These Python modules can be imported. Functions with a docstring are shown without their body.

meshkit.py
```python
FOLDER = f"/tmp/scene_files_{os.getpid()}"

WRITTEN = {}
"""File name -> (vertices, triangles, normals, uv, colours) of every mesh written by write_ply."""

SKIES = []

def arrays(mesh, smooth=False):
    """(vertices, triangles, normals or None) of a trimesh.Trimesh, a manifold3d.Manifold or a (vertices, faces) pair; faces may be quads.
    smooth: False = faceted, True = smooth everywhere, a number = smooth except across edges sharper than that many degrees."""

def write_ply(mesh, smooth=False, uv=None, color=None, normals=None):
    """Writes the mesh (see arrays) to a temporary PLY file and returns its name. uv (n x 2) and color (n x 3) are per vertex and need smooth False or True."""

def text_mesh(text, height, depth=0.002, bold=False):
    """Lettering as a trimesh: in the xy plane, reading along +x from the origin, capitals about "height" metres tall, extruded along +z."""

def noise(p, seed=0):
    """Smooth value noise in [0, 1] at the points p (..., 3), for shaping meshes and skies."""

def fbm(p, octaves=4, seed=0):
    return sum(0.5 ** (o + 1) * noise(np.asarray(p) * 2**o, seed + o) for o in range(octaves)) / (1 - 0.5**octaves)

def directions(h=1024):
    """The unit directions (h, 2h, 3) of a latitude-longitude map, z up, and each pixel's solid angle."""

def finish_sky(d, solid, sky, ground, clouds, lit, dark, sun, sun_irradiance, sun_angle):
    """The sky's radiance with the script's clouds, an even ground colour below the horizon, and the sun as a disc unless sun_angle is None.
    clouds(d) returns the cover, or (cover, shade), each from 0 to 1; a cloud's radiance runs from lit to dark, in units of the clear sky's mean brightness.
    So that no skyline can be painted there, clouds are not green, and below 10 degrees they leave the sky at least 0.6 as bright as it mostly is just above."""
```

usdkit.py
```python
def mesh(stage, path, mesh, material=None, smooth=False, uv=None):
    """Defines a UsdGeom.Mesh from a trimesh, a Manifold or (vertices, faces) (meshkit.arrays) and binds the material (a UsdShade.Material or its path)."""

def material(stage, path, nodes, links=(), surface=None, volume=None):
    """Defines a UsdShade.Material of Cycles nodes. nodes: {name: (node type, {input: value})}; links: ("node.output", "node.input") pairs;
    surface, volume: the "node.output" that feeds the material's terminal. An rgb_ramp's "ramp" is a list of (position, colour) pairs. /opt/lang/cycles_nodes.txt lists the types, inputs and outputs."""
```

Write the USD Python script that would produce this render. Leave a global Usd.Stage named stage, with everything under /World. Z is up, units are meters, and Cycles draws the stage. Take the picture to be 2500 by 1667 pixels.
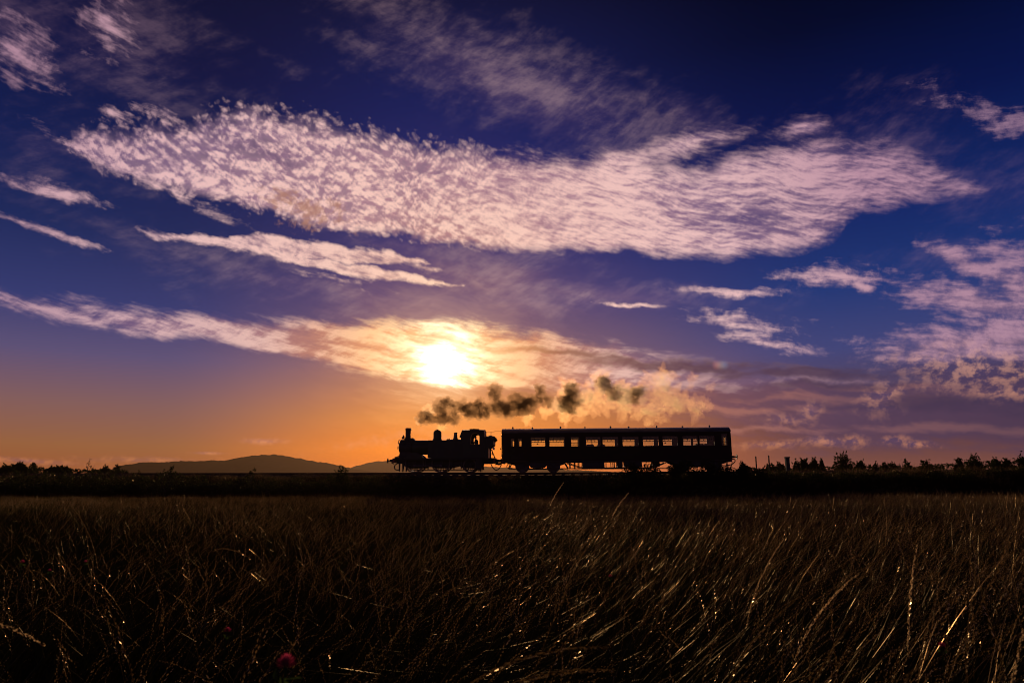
import math, random
import numpy as np
import trimesh
import manifold3d as m3
import shapely.geometry as sg
from shapely.ops import unary_union
from pxr import Usd, UsdGeom, UsdLux, UsdShade, Gf, Sdf, Vt
import usdkit, meshkit

stage = Usd.Stage.CreateInMemory()
UsdGeom.SetStageUpAxis(stage, 'Z')
UsdGeom.SetStageMetersPerUnit(stage, 1.0)
WORLD = UsdGeom.Xform.Define(stage, '/World')
UsdGeom.Scope.Define(stage, '/World/Looks')
R = math.radians

# ------------------------------------------------------------------ camera, sky, sun, exposure
EYE, HORIZON, FPX = 0.95, 1193.0, 1750.0          # eye height in metres; horizon row and focal length in pixels of the 2500 px photograph
PITCH = math.atan((HORIZON - 833.5) / FPX)
cam = UsdGeom.Camera.Define(stage, '/World/camera')
cam.CreateFocalLengthAttr(25.2); cam.CreateHorizontalApertureAttr(36.0); cam.CreateVerticalApertureAttr(36.0 * 682 / 1024)
cam.CreateFStopAttr(7.1); cam.CreateFocusDistanceAttr(40.0)
cam.CreateClippingRangeAttr(Gf.Vec2f(0.05, 60000.0))
cam.AddTranslateOp().Set(Gf.Vec3d(0, 0, EYE)); cam.AddRotateXOp().Set(90 + math.degrees(PITCH))
cam.CreateExposureAttr(0.0)

SUN_EL, SUN_AZ = R(9.9), R(-5.45)
SUN_DIR = np.array([math.sin(SUN_AZ) * math.cos(SUN_EL), math.cos(SUN_AZ) * math.cos(SUN_EL), math.sin(SUN_EL)])
sun = UsdLux.DistantLight.Define(stage, '/World/sun')
sun.CreateIntensityAttr(0.5); sun.CreateAngleAttr(0.5); sun.CreateNormalizeAttr(True); sun.CreateColorAttr(Gf.Vec3f(1.0, 0.70, 0.42))
sun.AddRotateZOp().Set(-math.degrees(SUN_AZ)); sun.AddRotateXOp().Set(-(90 - math.degrees(SUN_EL)))     # its light travels along -z


def ray(px, py):
    """Direction of a pixel of the photograph."""
    a, b = (px - 1250.0) / FPX, (833.5 - py) / FPX
    return np.array([a, math.cos(PITCH) - b * math.sin(PITCH), math.sin(PITCH) + b * math.cos(PITCH)])


def at(px, py, y):
    d = ray(px, py)
    return np.array([0, 0, EYE]) + d * (y / d[1])


def azel(px, py):
    d = ray(px, py)
    return math.degrees(math.atan2(d[0], d[1])), math.degrees(math.atan2(d[2], math.hypot(d[0], d[1])))


def lin(c, k=1.0):
    c = np.asarray(c, float) / 255
    return tuple(k * np.where(c < 0.04045, c / 12.92, ((c + 0.055) / 1.055) ** 2.4))


class Graph:
    """A node graph written as expressions: every call adds a node and returns 'name.output'."""
    def __init__(self): self.nodes, self.links = {}, []
    def add(self, kind, out, **inputs):
        name = f'{kind}_{len(self.nodes)}'
        self.nodes[name] = (kind, {k: v for k, v in inputs.items() if not (isinstance(v, str) and '.' in v)})
        self.links += [(v, f'{name}.{k}') for k, v in inputs.items() if isinstance(v, str) and '.' in v]
        return f'{name}.{out}'
    def m(self, op, a, b=0.0, c=0.0): return self.add('math', 'value', math_type=op, value1=a, value2=b, value3=c)
    def lerp01(self, v, a, b, smooth=True): return self.add('map_range', 'result', range_type='smoothstep' if smooth else 'linear', value=v, from_min=a, from_max=b, to_min=0.0, to_max=1.0, clamp=True)
    def ramp(self, fac, stops): return self.add('rgb_ramp', 'color', fac=fac, ramp=stops)
    def mix(self, fac, a, b, kind='mix'): return self.add('mix', 'color', mix_type=kind, fac=fac, color1=a, color2=b)
    def noise(self, vec, scale, detail=4.0, rough=0.55, dist=0.0, out='fac', dim='3D'): return self.add('noise_texture', out, dimensions=dim, type='fBM', vector=vec, scale=scale, detail=detail, roughness=rough, lacunarity=2.1, distortion=dist)
    def mapv(self, vec, loc=(0, 0, 0), rot=0.0, scale=(1, 1, 1), kind='texture'): return self.add('mapping', 'vector', mapping_type=kind, vector=vec, location=loc, rotation=(0, 0, rot), scale=scale)


def make_sky():
    g = Graph()
    K = 10.0                                                     # the background's strength is 0.1
    d = g.add('texture_coordinate', 'generated')
    xyz = g.add('separate_xyz', 'x', vector=d).split('.')[0]
    X, Y, Z = xyz + '.x', xyz + '.y', xyz + '.z'
    U = g.m('multiply', g.m('arctan2', X, Y), 180 / math.pi)      # azimuth from north, degrees
    V = g.m('multiply', g.m('arcsine', Z), 180 / math.pi)         # elevation, degrees
    UV = g.add('combine_xyz', 'vector', x=U, y=V, z=0.0)
    cosg = g.add('vector_math', 'value', math_type='dot_product', vector1=d, vector2=tuple(SUN_DIR))
    G = g.m('multiply', g.m('arccosine', g.m('minimum', cosg, 1.0)), 180 / math.pi)   # angle from the sun, degrees
    EL = lambda py: azel(1250, py)[1]
    # ---- the clear sky: colour by elevation, warmer under the sun
    V40 = g.m('multiply', V, 1 / 40)
    col = lambda rows: g.ramp(V40, [(max(0.0, EL(y) / 40), lin(c, K)) for y, c in rows])
    left = col([(0, (15, 16, 44)), (260, (14, 20, 62)), (480, (15, 30, 80)), (640, (25, 40, 90)), (800, (50, 58, 112)), (905, (90, 80, 118)), (1010, (128, 92, 92)), (1100, (148, 95, 60)), (1150, (146, 82, 46))])
    mid = col([(0, (13, 18, 54)), (260, (16, 29, 86)), (480, (26, 38, 102)), (640, (46, 50, 108)), (735, (74, 64, 112)), (850, (124, 92, 106)), (950, (180, 118, 86)), (1020, (214, 130, 60)), (1100, (244, 130, 32)), (1150, (222, 106, 18))])
    right = col([(0, (0, 4, 26)), (160, (1, 9, 42)), (370, (5, 20, 72)), (600, (16, 40, 102)), (745, (28, 54, 116)), (880, (62, 68, 120)), (960, (78, 66, 96)), (1050, (86, 58, 68)), (1120, (108, 68, 66)), (1150, (120, 72, 62))])
    wl = g.lerp01(U, -6.0, -27.0); wr = g.lerp01(U, -3.0, 25.0)
    clear = g.mix(wr, g.mix(wl, mid, left), right)
    air = g.add('sky_texture', 'color', sky_type='single_scattering', sun_disc=False, sun_elevation=SUN_EL, sun_rotation=SUN_AZ, altitude=50.0, air_density=1.0, aerosol_density=1.5, ozone_density=2.0)
    air = g.mix(1.0, air, (0.55, 0.60, 1.0), 'multiply')
    sky = g.mix(SKY_AIR, clear, air)
    # ---- wandering coordinates for ragged outlines
    w1 = g.noise(UV, 0.22, 4.0, 0.55, out='color', dim='2D')
    w0 = g.noise(UV, 0.16, 1.0, 0.5, out='color', dim='2D')
    w0 = g.add('vector_math', 'vector', math_type='multiply', vector1=g.add('vector_math', 'vector', math_type='subtract', vector1=w0, vector2=(0.5, 0.5, 0.5)), vector2=(1.6, 1.0, 0))
    T = g.add('vector_math', 'vector', math_type='add', vector1=UV, vector2=w0)
    w1 = g.add('vector_math', 'vector', math_type='multiply', vector1=g.add('vector_math', 'vector', math_type='subtract', vector1=w1, vector2=(0.5, 0.5, 0.5)), vector2=(3.0, 1.5, 0))
    W = g.add('vector_math', 'vector', math_type='add', vector1=UV, vector2=w1)
    wsep = g.add('separate_xyz', 'x', vector=W).split('.')[0]
    WU, WV = wsep + '.x', wsep + '.y'
    U01 = g.add('map_range', 'result', range_type='linear', value=WU, from_min=-40.0, from_max=40.0, to_min=0.0, to_max=1.0, clamp=True)

    def band(top, bot, soft_top, soft_bot, k=1.063):
        """Inside-ness of a band whose edges run through points of the photograph."""
        prof = []
        for line in (bot, top):
            ae = np.array([azel(x * k, y * k) for x, y in line]); prof.append(ae)
        az = np.linspace(-40, 40, 161)
        b, t = (np.interp(az, p[:, 0], p[:, 1]) for p in prof)
        lo, hi = max(p[0, 0] for p in prof), min(p[-1, 0] for p in prof)
        o = np.clip(np.minimum((az - lo) / 1.5, (hi - az) / 1.5), -1, 0) * 3       # beyond its ends the band closes
        stops = [((a + 40) / 80, (bb / 40, tt / 40, 1 + oo / 3)) for a, bb, tt, oo in zip(az, b, t, o)]
        r = g.add('rgb_ramp', 'color', fac=U01, ramp=stops)
        s = g.add('separate_color', 'r', color_type='rgb', color=r).split('.')[0]
        low = g.m('divide', g.m('subtract', WV, g.m('multiply', s + '.r', 40.0)), soft_bot)
        high = g.m('divide', g.m('subtract', g.m('multiply', s + '.g', 40.0), WV), soft_top)
        return g.m('add', g.m('minimum', g.m('minimum', low, high), 1.0), g.m('multiply', g.m('subtract', s + '.b', 1.0), 4.0))

    def powers(a, b): return g.add('combine_xyz', 'vector', x=g.m('multiply', a, a), y=g.m('multiply', a, b), z=g.m('multiply', b, b)), g.add('combine_xyz', 'vector', x=a, y=b, z=1.0)

    PW, PU = powers(WU, WV), powers(U, V)

    def blob(cx, cy, rx, ry, tilt=0.0, k=1.063, vec=None, peak=1.0):
        """Inside-ness of an ellipse (centre and radii in pixels of the 2352 px view; tilt in degrees, down to the right): peak - peak * distance, the distance from a quadratic form."""
        a, e = azel(cx * k, cy * k); s = k * math.degrees(1 / FPX); c, t = math.cos(R(tilt)), math.sin(R(tilt))
        q = peak ** 2 * (np.outer([c, -t], [c, -t]) / (rx * s) ** 2 + np.outer([t, c], [t, c]) / (ry * s) ** 2); o = np.array([a, e]); l = -2 * q @ o
        sq, li = PU if vec == UV else PW
        d2 = g.m('add', g.add('vector_math', 'value', math_type='dot_product', vector1=sq, vector2=(q[0, 0], 2 * q[0, 1], q[1, 1])), g.add('vector_math', 'value', math_type='dot_product', vector1=li, vector2=(l[0], l[1], float(o @ q @ o))))
        return g.m('subtract', peak, g.m('sqrt', g.m('maximum', d2, 0.0)))

    def most(items):
        x = items[0]
        for y in items[1:]: x = g.m('maximum', x, y)
        return x

    def shape(inside, tex, amp, lo, hi): return g.lerp01(g.m('add', inside, g.m('multiply', g.m('subtract', tex, 0.5), amp)), lo, hi)

    # ---- grains of the clouds
    puffv = g.mapv(T, (0, 0, 0), R(-18), (1.35, 1.0, 1.0))
    puff = g.noise(puffv, 1.1, 5.0, 0.62, dim='2D')
    streakv = g.mapv(T, (0, 0, 0), R(-10), (5.0, 1.0, 1.0))
    streak = g.noise(streakv, 1.0, 6.0, 0.62, dim='2D')
    streak2 = g.noise(g.mapv(T, (9, 4, 0), R(24), (2.2, 0.8, 1.0)), 1.0, 6.0, 0.6, dim='2D')
    soft = g.noise(g.mapv(T, (3, 7, 0), R(-8), (3.4, 1.2, 1)), 0.42, 5.0, 0.6, dim='2D')
    fine = g.m('add', g.m('multiply', streak, 0.6), g.m('multiply', puff, 0.4))
    # ---- cloud colours: white gold by the sun, apricot around it, rose far away
    G60 = g.m('multiply', G, 1 / 60)
    lit = g.ramp(G60, [(0, lin((255, 232, 190), K)), (3 / 60, lin((255, 222, 172), K)), (6 / 60, lin((252, 200, 148), K)), (10 / 60, lin((246, 190, 160), K)), (14 / 60, lin((246, 200, 186), K)), (24 / 60, lin((236, 190, 192), K)), (34 / 60, lin((196, 150, 168), K)), (60 / 60, lin((110, 90, 130), K))])
    dim = g.ramp(G60, [(0, lin((240, 170, 110), K)), (6 / 60, lin((222, 148, 104), K)), (11 / 60, lin((186, 126, 112), K)), (17 / 60, lin((160, 118, 134), K)), (24 / 60, lin((122, 94, 128), K)), (34 / 60, lin((74, 62, 106), K)), (60 / 60, lin((40, 40, 80), K))])

    rose = g.ramp(G60, [(0, lin((255, 226, 186), K)), (5 / 60, lin((252, 214, 184), K)), (8 / 60, lin((252, 208, 188), K)), (14 / 60, lin((247, 202, 190), K)), (24 / 60, lin((234, 190, 190), K)), (34 / 60, lin((190, 146, 164), K)), (1, lin((110, 90, 130), K))])
    mauve = g.ramp(G60, [(0, lin((230, 160, 120), K)), (8 / 60, lin((186, 132, 128), K)), (14 / 60, lin((168, 124, 140), K)), (24 / 60, lin((128, 98, 132), K)), (34 / 60, lin((84, 68, 110), K)), (1, lin((40, 40, 80), K))])
    SEAM = 690                                                     # below this row of the 2352 px view only the low clouds matter, above it only the high ones

    def layers(upper):
        sky, y_lo, y_hi = clear, *((-9, SEAM + 12) if upper else (SEAM - 90, 9999))
        # 1. thin veils high up and in the middle of the picture
        pick = lambda lo, hi, items: [blob(*a, **k) for *a, k in items if lo < a[1] < hi]
        veil = most(pick(y_lo, y_hi, [(1180, 190, 560, 120, 17, dict()), (1580, 260, 150, 60, 25, dict(peak=.7)), (2050, 330, 170, 110, 20, dict(peak=.5)), (2300, 440, 150, 70, 30, dict(peak=.7)), (250, 110, 330, 110, -5, dict(peak=.55)), (1440, 680, 330, 42, 4, dict(peak=1.1)), (1150, 640, 330, 90, 8, dict(peak=.8)), (620, 640, 520, 60, 8, dict(peak=.55)), (100, 340, 180, 60, 5, dict(peak=.55)), (2220, 620, 160, 60, 10, dict(peak=.5))]))
        mott = g.m('add', g.m('multiply', soft, 0.62), g.m('multiply', streak2, 0.38))
        va = g.m('multiply', shape(veil, mott, 2.0, -0.15, 1.45), 0.30)
        sky = g.mix(va, sky, g.mix(g.lerp01(mott, 0.66, 0.38), g.mix(0.25, rose, mauve), mauve))
        crag = g.noise(g.mapv(T, (5, 5, 0), R(15), (1.3, 1, 1)), 1.5, 6.0, 0.60, dim='2D')
        la = 0.0
        if upper:
            puff_up = g.noise(g.mapv(puffv, (0.10, -0.22, 0)), 1.1, 5.0, 0.60, dim='2D')
            cell = g.add('voronoi_texture', 'distance', dimensions='2D', metric='euclidean', feature='f1', vector=g.add('vector_math', 'vector', math_type='add', vector1=puffv, vector2=g.add('vector_math', 'vector', math_type='scale', vector1=g.noise(puffv, 1.6, 2.0, 0.5, out='color', dim='2D'), scale=0.3)), scale=1.35, detail=1.0, roughness=0.6, lacunarity=2.3)
            # 4. the great sheet of small rounded clouds
            sheet = band([(170, 318), (260, 292), (440, 288), (550, 258), (640, 268), (760, 286), (850, 308), (960, 332), (1100, 347), (1200, 350), (1300, 372), (1420, 364), (1500, 384), (1600, 393), (1660, 368), (1760, 343), (1880, 316), (1960, 328), (2060, 352), (2140, 382), (2210, 408), (2270, 432)],
                         [(170, 350), (230, 385), (320, 412), (450, 452), (560, 474), (640, 492), (720, 516), (830, 532), (950, 547), (1080, 560), (1200, 570), (1300, 568), (1440, 568), (1560, 584), (1680, 584), (1800, 574), (1900, 556), (1950, 522), (1970, 482), (2040, 466), (2130, 452), (2210, 440), (2270, 438)], 1.25, 0.75)
            sheet = most([sheet, blob(1840, 300, 46, 18, 4), blob(1600, 325, 90, 18, -6, peak=.7), blob(1420, 372, 70, 24, 4)])
            smooth_part = g.lerp01(U, -11.0, 9.0)
            streak3 = g.noise(g.mapv(T, (2, 5, 0), R(-15), (3.0, 0.9, 1.0)), 1.15, 7.0, 0.60, dim='2D')
            streak4 = g.noise(g.mapv(T, (2.12, 4.8, 0), R(-15), (3.0, 0.9, 1.0)), 1.15, 4.0, 0.60, dim='2D')
            grain = g.m('add', g.m('multiply', g.m('subtract', 1.02, cell), 0.42), g.m('multiply', puff, 0.58))
            fib = g.m('add', g.m('multiply', streak3, 0.75), g.m('multiply', puff, 0.25))
            tex = g.add('mix_float', 'result', fac=smooth_part, a=grain, b=fib)
            gaps = g.noise(g.mapv(T, (1, 2, 0), R(-12), (2.6, 1, 1)), 0.30, 4.0, 0.55, dim='2D')
            inside = g.m('add', sheet, g.m('multiply', g.m('subtract', gaps, 0.47), 1.7))
            amp = g.add('mix_float', 'result', fac=smooth_part, a=2.7, b=1.7)
            sa = shape(inside, tex, amp, -0.66, 1.20)
            rise = g.add('mix_float', 'result', fac=smooth_part, a=g.m('multiply', g.m('subtract', puff, puff_up), 1.5), b=g.m('multiply', g.m('subtract', streak3, streak4), 1.1))
            relief = g.lerp01(g.m('add', g.m('multiply', rise, 0.8), g.m('add', g.m('multiply', tex, 0.95), g.m('multiply', g.m('subtract', gaps, 0.5), 0.75))), 0.12, 0.72)
            sky = g.mix(g.m('multiply', shape(sheet, gaps, 2.6, -0.25, 1.2), 0.62), sky, g.mix(0.38, mauve, rose))
            sky = g.mix(g.m('multiply', sa, 0.93), sky, g.mix(relief, mauve, rose))
        else:
            # 2. the bank low on the right, dim purple, and its dark streaks
            bank = most([blob(2120, 950, 470, 78, 3, peak=1.5), blob(1720, 925, 300, 40, 5, peak=1.0), blob(1830, 905, 330, 42, 4, peak=1.2), blob(2330, 880, 240, 60, 0)])
            ba = g.m('multiply', shape(bank, streak, 1.5, -0.25, 0.8), 0.86)
            sky = g.mix(ba, sky, g.ramp(G60, [(0, lin((214, 140, 92), K)), (12 / 60, lin((168, 108, 92), K)), (19 / 60, lin((124, 80, 90), K)), (30 / 60, lin((84, 62, 88), K)), (1, lin((40, 40, 70), K))]))
            rays = most([blob(1880, 915, 330, 13, 4), blob(1700, 940, 260, 12, 4), blob(2160, 985, 330, 12, 3), blob(2060, 890, 260, 9, 4), blob(2290, 905, 160, 12, 5), blob(1780, 985, 240, 10, 2), blob(1330, 905, 200, 8, 5)])
            sky = g.mix(g.m('multiply', shape(rays, streak, 2.4, -0.1, 1.1), 0.60), sky, g.ramp(G60, [(0, lin((250, 190, 130), K)), (10 / 60, lin((232, 156, 104), K)), (18 / 60, lin((196, 126, 100), K)), (30 / 60, lin((142, 96, 98), K)), (1, lin((60, 50, 70), K))]))
            # 3. the long band through the sun
            lower = band([(-60, 664), (0, 672), (120, 686), (280, 704), (420, 714), (560, 728), (800, 738), (1000, 738), (1150, 746), (1250, 764), (1400, 794), (1560, 822), (1700, 838), (1900, 850), (2060, 866)],
                         [(-60, 690), (0, 704), (150, 734), (280, 760), (420, 778), (560, 800), (700, 828), (860, 862), (950, 880), (1050, 892), (1150, 894), (1300, 896), (1420, 902), (1600, 900), (1900, 890), (2060, 876)], 1.1, 0.62)
            la = g.m('multiply', shape(lower, streak, 1.9, -0.35, 0.95), g.ramp(U01, [(0.0, (.62,) * 3), (0.30, (.82,) * 3), (0.42, (.95,) * 3), (0.60, (.8,) * 3), (0.68, (.45,) * 3), (0.78, (.3,) * 3), (1, (.2,) * 3)]))
            lsh = g.lerp01(g.m('add', g.m('multiply', streak, 0.6), g.m('multiply', streak2, 0.4)), 0.40, 0.60)
            sky = g.mix(la, sky, g.mix(lsh, dim, lit))
        # 5. streaks and small clouds of the same kind
        small = [(125, 436, 84, 14, 8, dict(peak=.9)), (90, 525, 100, 9, 9, dict(peak=.8)), (1905, 640, 120, 24, 9, dict()), (1985, 662, 42, 14, 18, dict()), (1670, 672, 96, 11, 7, dict()), (1450, 700, 75, 6, 5, dict()),
            (1700, 740, 110, 20, 9, dict(peak=.8)), (1770, 785, 96, 18, 13, dict()), (2250, 695, 160, 36, 14, dict(peak=1.3)), (2340, 660, 60, 100, -20, dict()), (2250, 610, 120, 26, 30, dict(peak=1.2)), (2330, 640, 60, 30, 25, dict()), (2200, 790, 180, 32, 4, dict(peak=1.3)), (2310, 765, 100, 52, 10, dict(peak=1.3)),
            (2160, 215, 48, 14, 25, dict(peak=.42)), (2300, 270, 36, 18, 40, dict(peak=.4)), (250, 40, 44, 40, 60, dict(peak=.5)), (35, 115, 60, 40, 25, dict(peak=.55)), (330, 416, 190, 10, 17, dict(peak=.7)), (90, 120, 30, 14, 10, dict(peak=.7)), (270, 262, 30, 14, -10, dict(peak=.7)), (375, 260, 40, 14, 5, dict(peak=.6)), (760, 640, 60, 8, 8, dict(peak=.4)), (965, 612, 60, 9, 8, dict(peak=.8))]
        wisps = pick(y_lo, y_hi, small)
        if upper: wisps += [
            band([(325, 519), (450, 534), (600, 563), (750, 588), (860, 609), (1000, 640), (1080, 656)], [(325, 530), (450, 560), (600, 590), (700, 612), (850, 645), (950, 657), (1080, 664)], 0.30, 0.35),
            band([(530, 541), (640, 538), (760, 554), (880, 571), (980, 594)], [(530, 566), (640, 584), (760, 600), (880, 610), (980, 604)], 0.32, 0.3)]
        wisps = most(wisps)
        wa = g.m('multiply', shape(wisps, fine, 3.6, -0.25, 1.15), 0.93)
        sky = g.mix(wa, sky, g.mix(g.lerp01(fine, 0.38, 0.58), g.mix(0.45, mauve, rose), rose))
        if upper:
            darkc = most([blob(700, 478, 120, 30, 12, vec=UV), blob(655, 450, 60, 24, 10, vec=UV, peak=.9), blob(770, 468, 44, 14, 20, vec=UV, peak=.9), blob(700, 512, 62, 18, -5, vec=UV, peak=.8)])
            da = g.m('multiply', shape(darkc, crag, 2.8, 0.05, 1.1), 0.78)
            sky = g.mix(da, sky, lin((172, 122, 104), K))
        else:
            # 6. ragged low clouds on the right and small ones above the skyline
            low = most([blob(2250, 850, 190, 60, 10, vec=UV), blob(2030, 910, 60, 42, -25, vec=UV), blob(1860, 945, 34, 20, -30, vec=UV, peak=.8), blob(1800, 965, 60, 16, 8, vec=UV, peak=.6), blob(2330, 900, 120, 26, 6, vec=UV), blob(1900, 1014, 60, 13, 3, vec=UV), blob(1960, 1012, 30, 15, 0, vec=UV), blob(2055, 1010, 34, 12, 0, vec=UV), blob(2105, 1020, 44, 9, 5, vec=UV), blob(1780, 1020, 100, 12, -3, vec=UV, peak=.8),
                        blob(610, 1013, 56, 8, 0, vec=UV), blob(478, 1040, 40, 4, 0, vec=UV, peak=.8), blob(60, 1058, 110, 8, 3, vec=UV, peak=.8), blob(330, 1056, 140, 7, 0, vec=UV, peak=.5), blob(990, 1010, 90, 12, -6, vec=UV, peak=.6), blob(870, 1010, 130, 14, -10, vec=UV, peak=.45)])
            craggy = g.m('add', g.m('multiply', crag, 0.6), g.m('multiply', streak, 0.4))
            lo_a = g.m('multiply', shape(low, craggy, 2.0, -0.25, 1.45), 0.55)
            ember = g.ramp(V40, [(0, lin((222, 132, 84), K)), (3 / 40, lin((228, 150, 112), K)), (8 / 40, lin((226, 164, 140), K)), (14 / 40, lin((222, 172, 166), K)), (1, lin((200, 160, 165), K))])
            sky = g.mix(lo_a, sky, g.mix(g.lerp01(crag, 0.40, 0.62), dim, ember))
            dstreak = most([blob(1560, 838, 300, 17, 5), blob(1820, 858, 240, 16, 4), blob(1270, 808, 180, 9, 5, peak=.8), blob(1880, 885, 220, 11, 3, peak=.7), blob(2220, 935, 260, 26, 4, peak=.7), blob(1036, 781, 18, 6, 10, peak=.8)])
            ds = g.m('multiply', shape(dstreak, streak, 1.7, -0.15, 0.75), 0.86)
            sky = g.mix(ds, sky, g.ramp(G60, [(0, lin((214, 140, 80), K)), (5 / 60, lin((190, 122, 76), K)), (10 / 60, lin((134, 88, 76), K)), (17 / 60, lin((92, 62, 74), K)), (30 / 60, lin((70, 54, 80), K)), (1, lin((40, 40, 70), K))]))
        if not upper:                                              # the small mock sun in the ice cloud, red towards the sun
            for cx, tone in ((1645, (1.6, .5, .2)), (1654, (1.1, .8, .5)), (1664, (.3, .6, .8))):
                sky = g.mix(g.lerp01(blob(cx, 838, 12, 14, 0, vec=UV), 0.0, 1.0), sky, g.mix(1.0, sky, tone, 'add'))
        # the blazing patch where the sun stands behind the thin band, and the glow around it
        Gr = g.m('add', G, g.m('add', g.m('multiply', g.m('subtract', streak, 0.5), -4.6), g.m('multiply', g.m('subtract', 0.8, la), 0.9)))
        glow = g.ramp(g.m('multiply', Gr, 1 / 30), [(0, (38, 36, 30)), (1.2 / 30, (22, 19, 14)), (1.8 / 30, (11, 8.8, 5.8)), (2.5 / 30, (6.6, 5.0, 2.9)), (3.5 / 30, (4.0, 2.5, 1.1)), (5 / 30, (2.2, 1.1, .38)), (8 / 30, (.75, .29, .07)), (12 / 30, (.16, .05, .01)), (20 / 30, (.02, .005, .0)), (1, (0, 0, 0))])
        sky = g.mix(1.0, sky, glow, 'add')
        return g.add('background_shader', 'background', color=sky, strength=0.1)

    down, up = layers(False), layers(True)
    near = g.add('mix_closure', 'closure', fac=g.m('greater_than', V, EL(SEAM * 1.063)), closure1=down, closure2=up)
    ground = g.mix(g.lerp01(V, -0.2, -1.5), clear, lin((60, 40, 30), K))
    away = g.m('maximum', g.m('greater_than', g.m('absolute', U), 50.0), g.m('less_than', V, 0.0))     # no cloud stands there
    last = g.add('mix_closure', 'closure', fac=away, closure1=near, closure2=g.add('background_shader', 'background', color=ground, strength=0.1))
    return usdkit.material(stage, '/World/Looks/sky_light', g.nodes, g.links, surface=last)


SKY_AIR = 0.014
HAZE = 0.000014
sky = UsdLux.DomeLight.Define(stage, '/World/sky')
UsdShade.MaterialBindingAPI.Apply(sky.GetPrim()).Bind(make_sky())
sky.GetPrim().SetCustomDataByKey('kind', 'structure')

# ------------------------------------------------------------------ helpers
rng = np.random.default_rng(7)
TAKEN = {}


def fresh(parent, name):
    key = f'{parent}/{name}'; n = TAKEN.get(key, -1) + 1; TAKEN[key] = n
    return key if n == 0 else f'{key}_{n:03d}'


def say(prim, label=None, category=None, group=None, kind=None):
    for k, v in (('label', label), ('category', category), ('group', group), ('kind', kind)):
        if v: prim.SetCustomDataByKey(k, v)
    return prim


def thing(name, label=None, category=None, loc=(0, 0, 0), rotz=0.0, roty=0.0, group=None, kind=None):
    x = UsdGeom.Xform.Define(stage, fresh('/World', name))
    x.AddTranslateOp().Set(Gf.Vec3d(*map(float, loc)))
    if rotz: x.AddRotateZOp().Set(rotz)
    if roty: x.AddRotateYOp().Set(roty)
    return say(x.GetPrim(), label, category, group, kind)


def obj(name, mesh, mat, parent=None, smooth=False, loc=None, scale=None, label=None, kind=None):
    """One Mesh prim under parent (or under /World)."""
    m = usdkit.mesh(stage, fresh(str(parent.GetPath()) if parent else '/World', name), mesh, mat, smooth)
    if loc is not None: m.AddTranslateOp().Set(Gf.Vec3d(*map(float, loc)))
    if scale is not None: m.AddScaleOp().Set(Gf.Vec3f(*map(float, scale)))
    return say(m.GetPrim(), label=label, kind=kind)


def copy_of(prim, loc, rotz=0.0, scale=1.0, label=None):
    """A further individual of a kind: an Xform that references the first one."""
    was = prim.GetCustomData()
    t = UsdGeom.Xform.Define(stage, fresh('/World', prim.GetName().rstrip('0123456789').rstrip('_')))
    p = t.GetPrim(); p.GetReferences().AddInternalReference(prim.GetPath()); p.SetInstanceable(True)
    t.ClearXformOpOrder(); t.AddTranslateOp(opSuffix='place').Set(Gf.Vec3d(*map(float, loc))); t.AddRotateZOp(opSuffix='place').Set(float(rotz))
    s = (scale,) * 3 if np.ndim(scale) == 0 else scale
    t.AddScaleOp(opSuffix='place').Set(Gf.Vec3f(*map(float, s)))
    return say(p, label or was.get('label'), was.get('category'), was.get('group'))


cat = trimesh.util.concatenate


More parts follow.
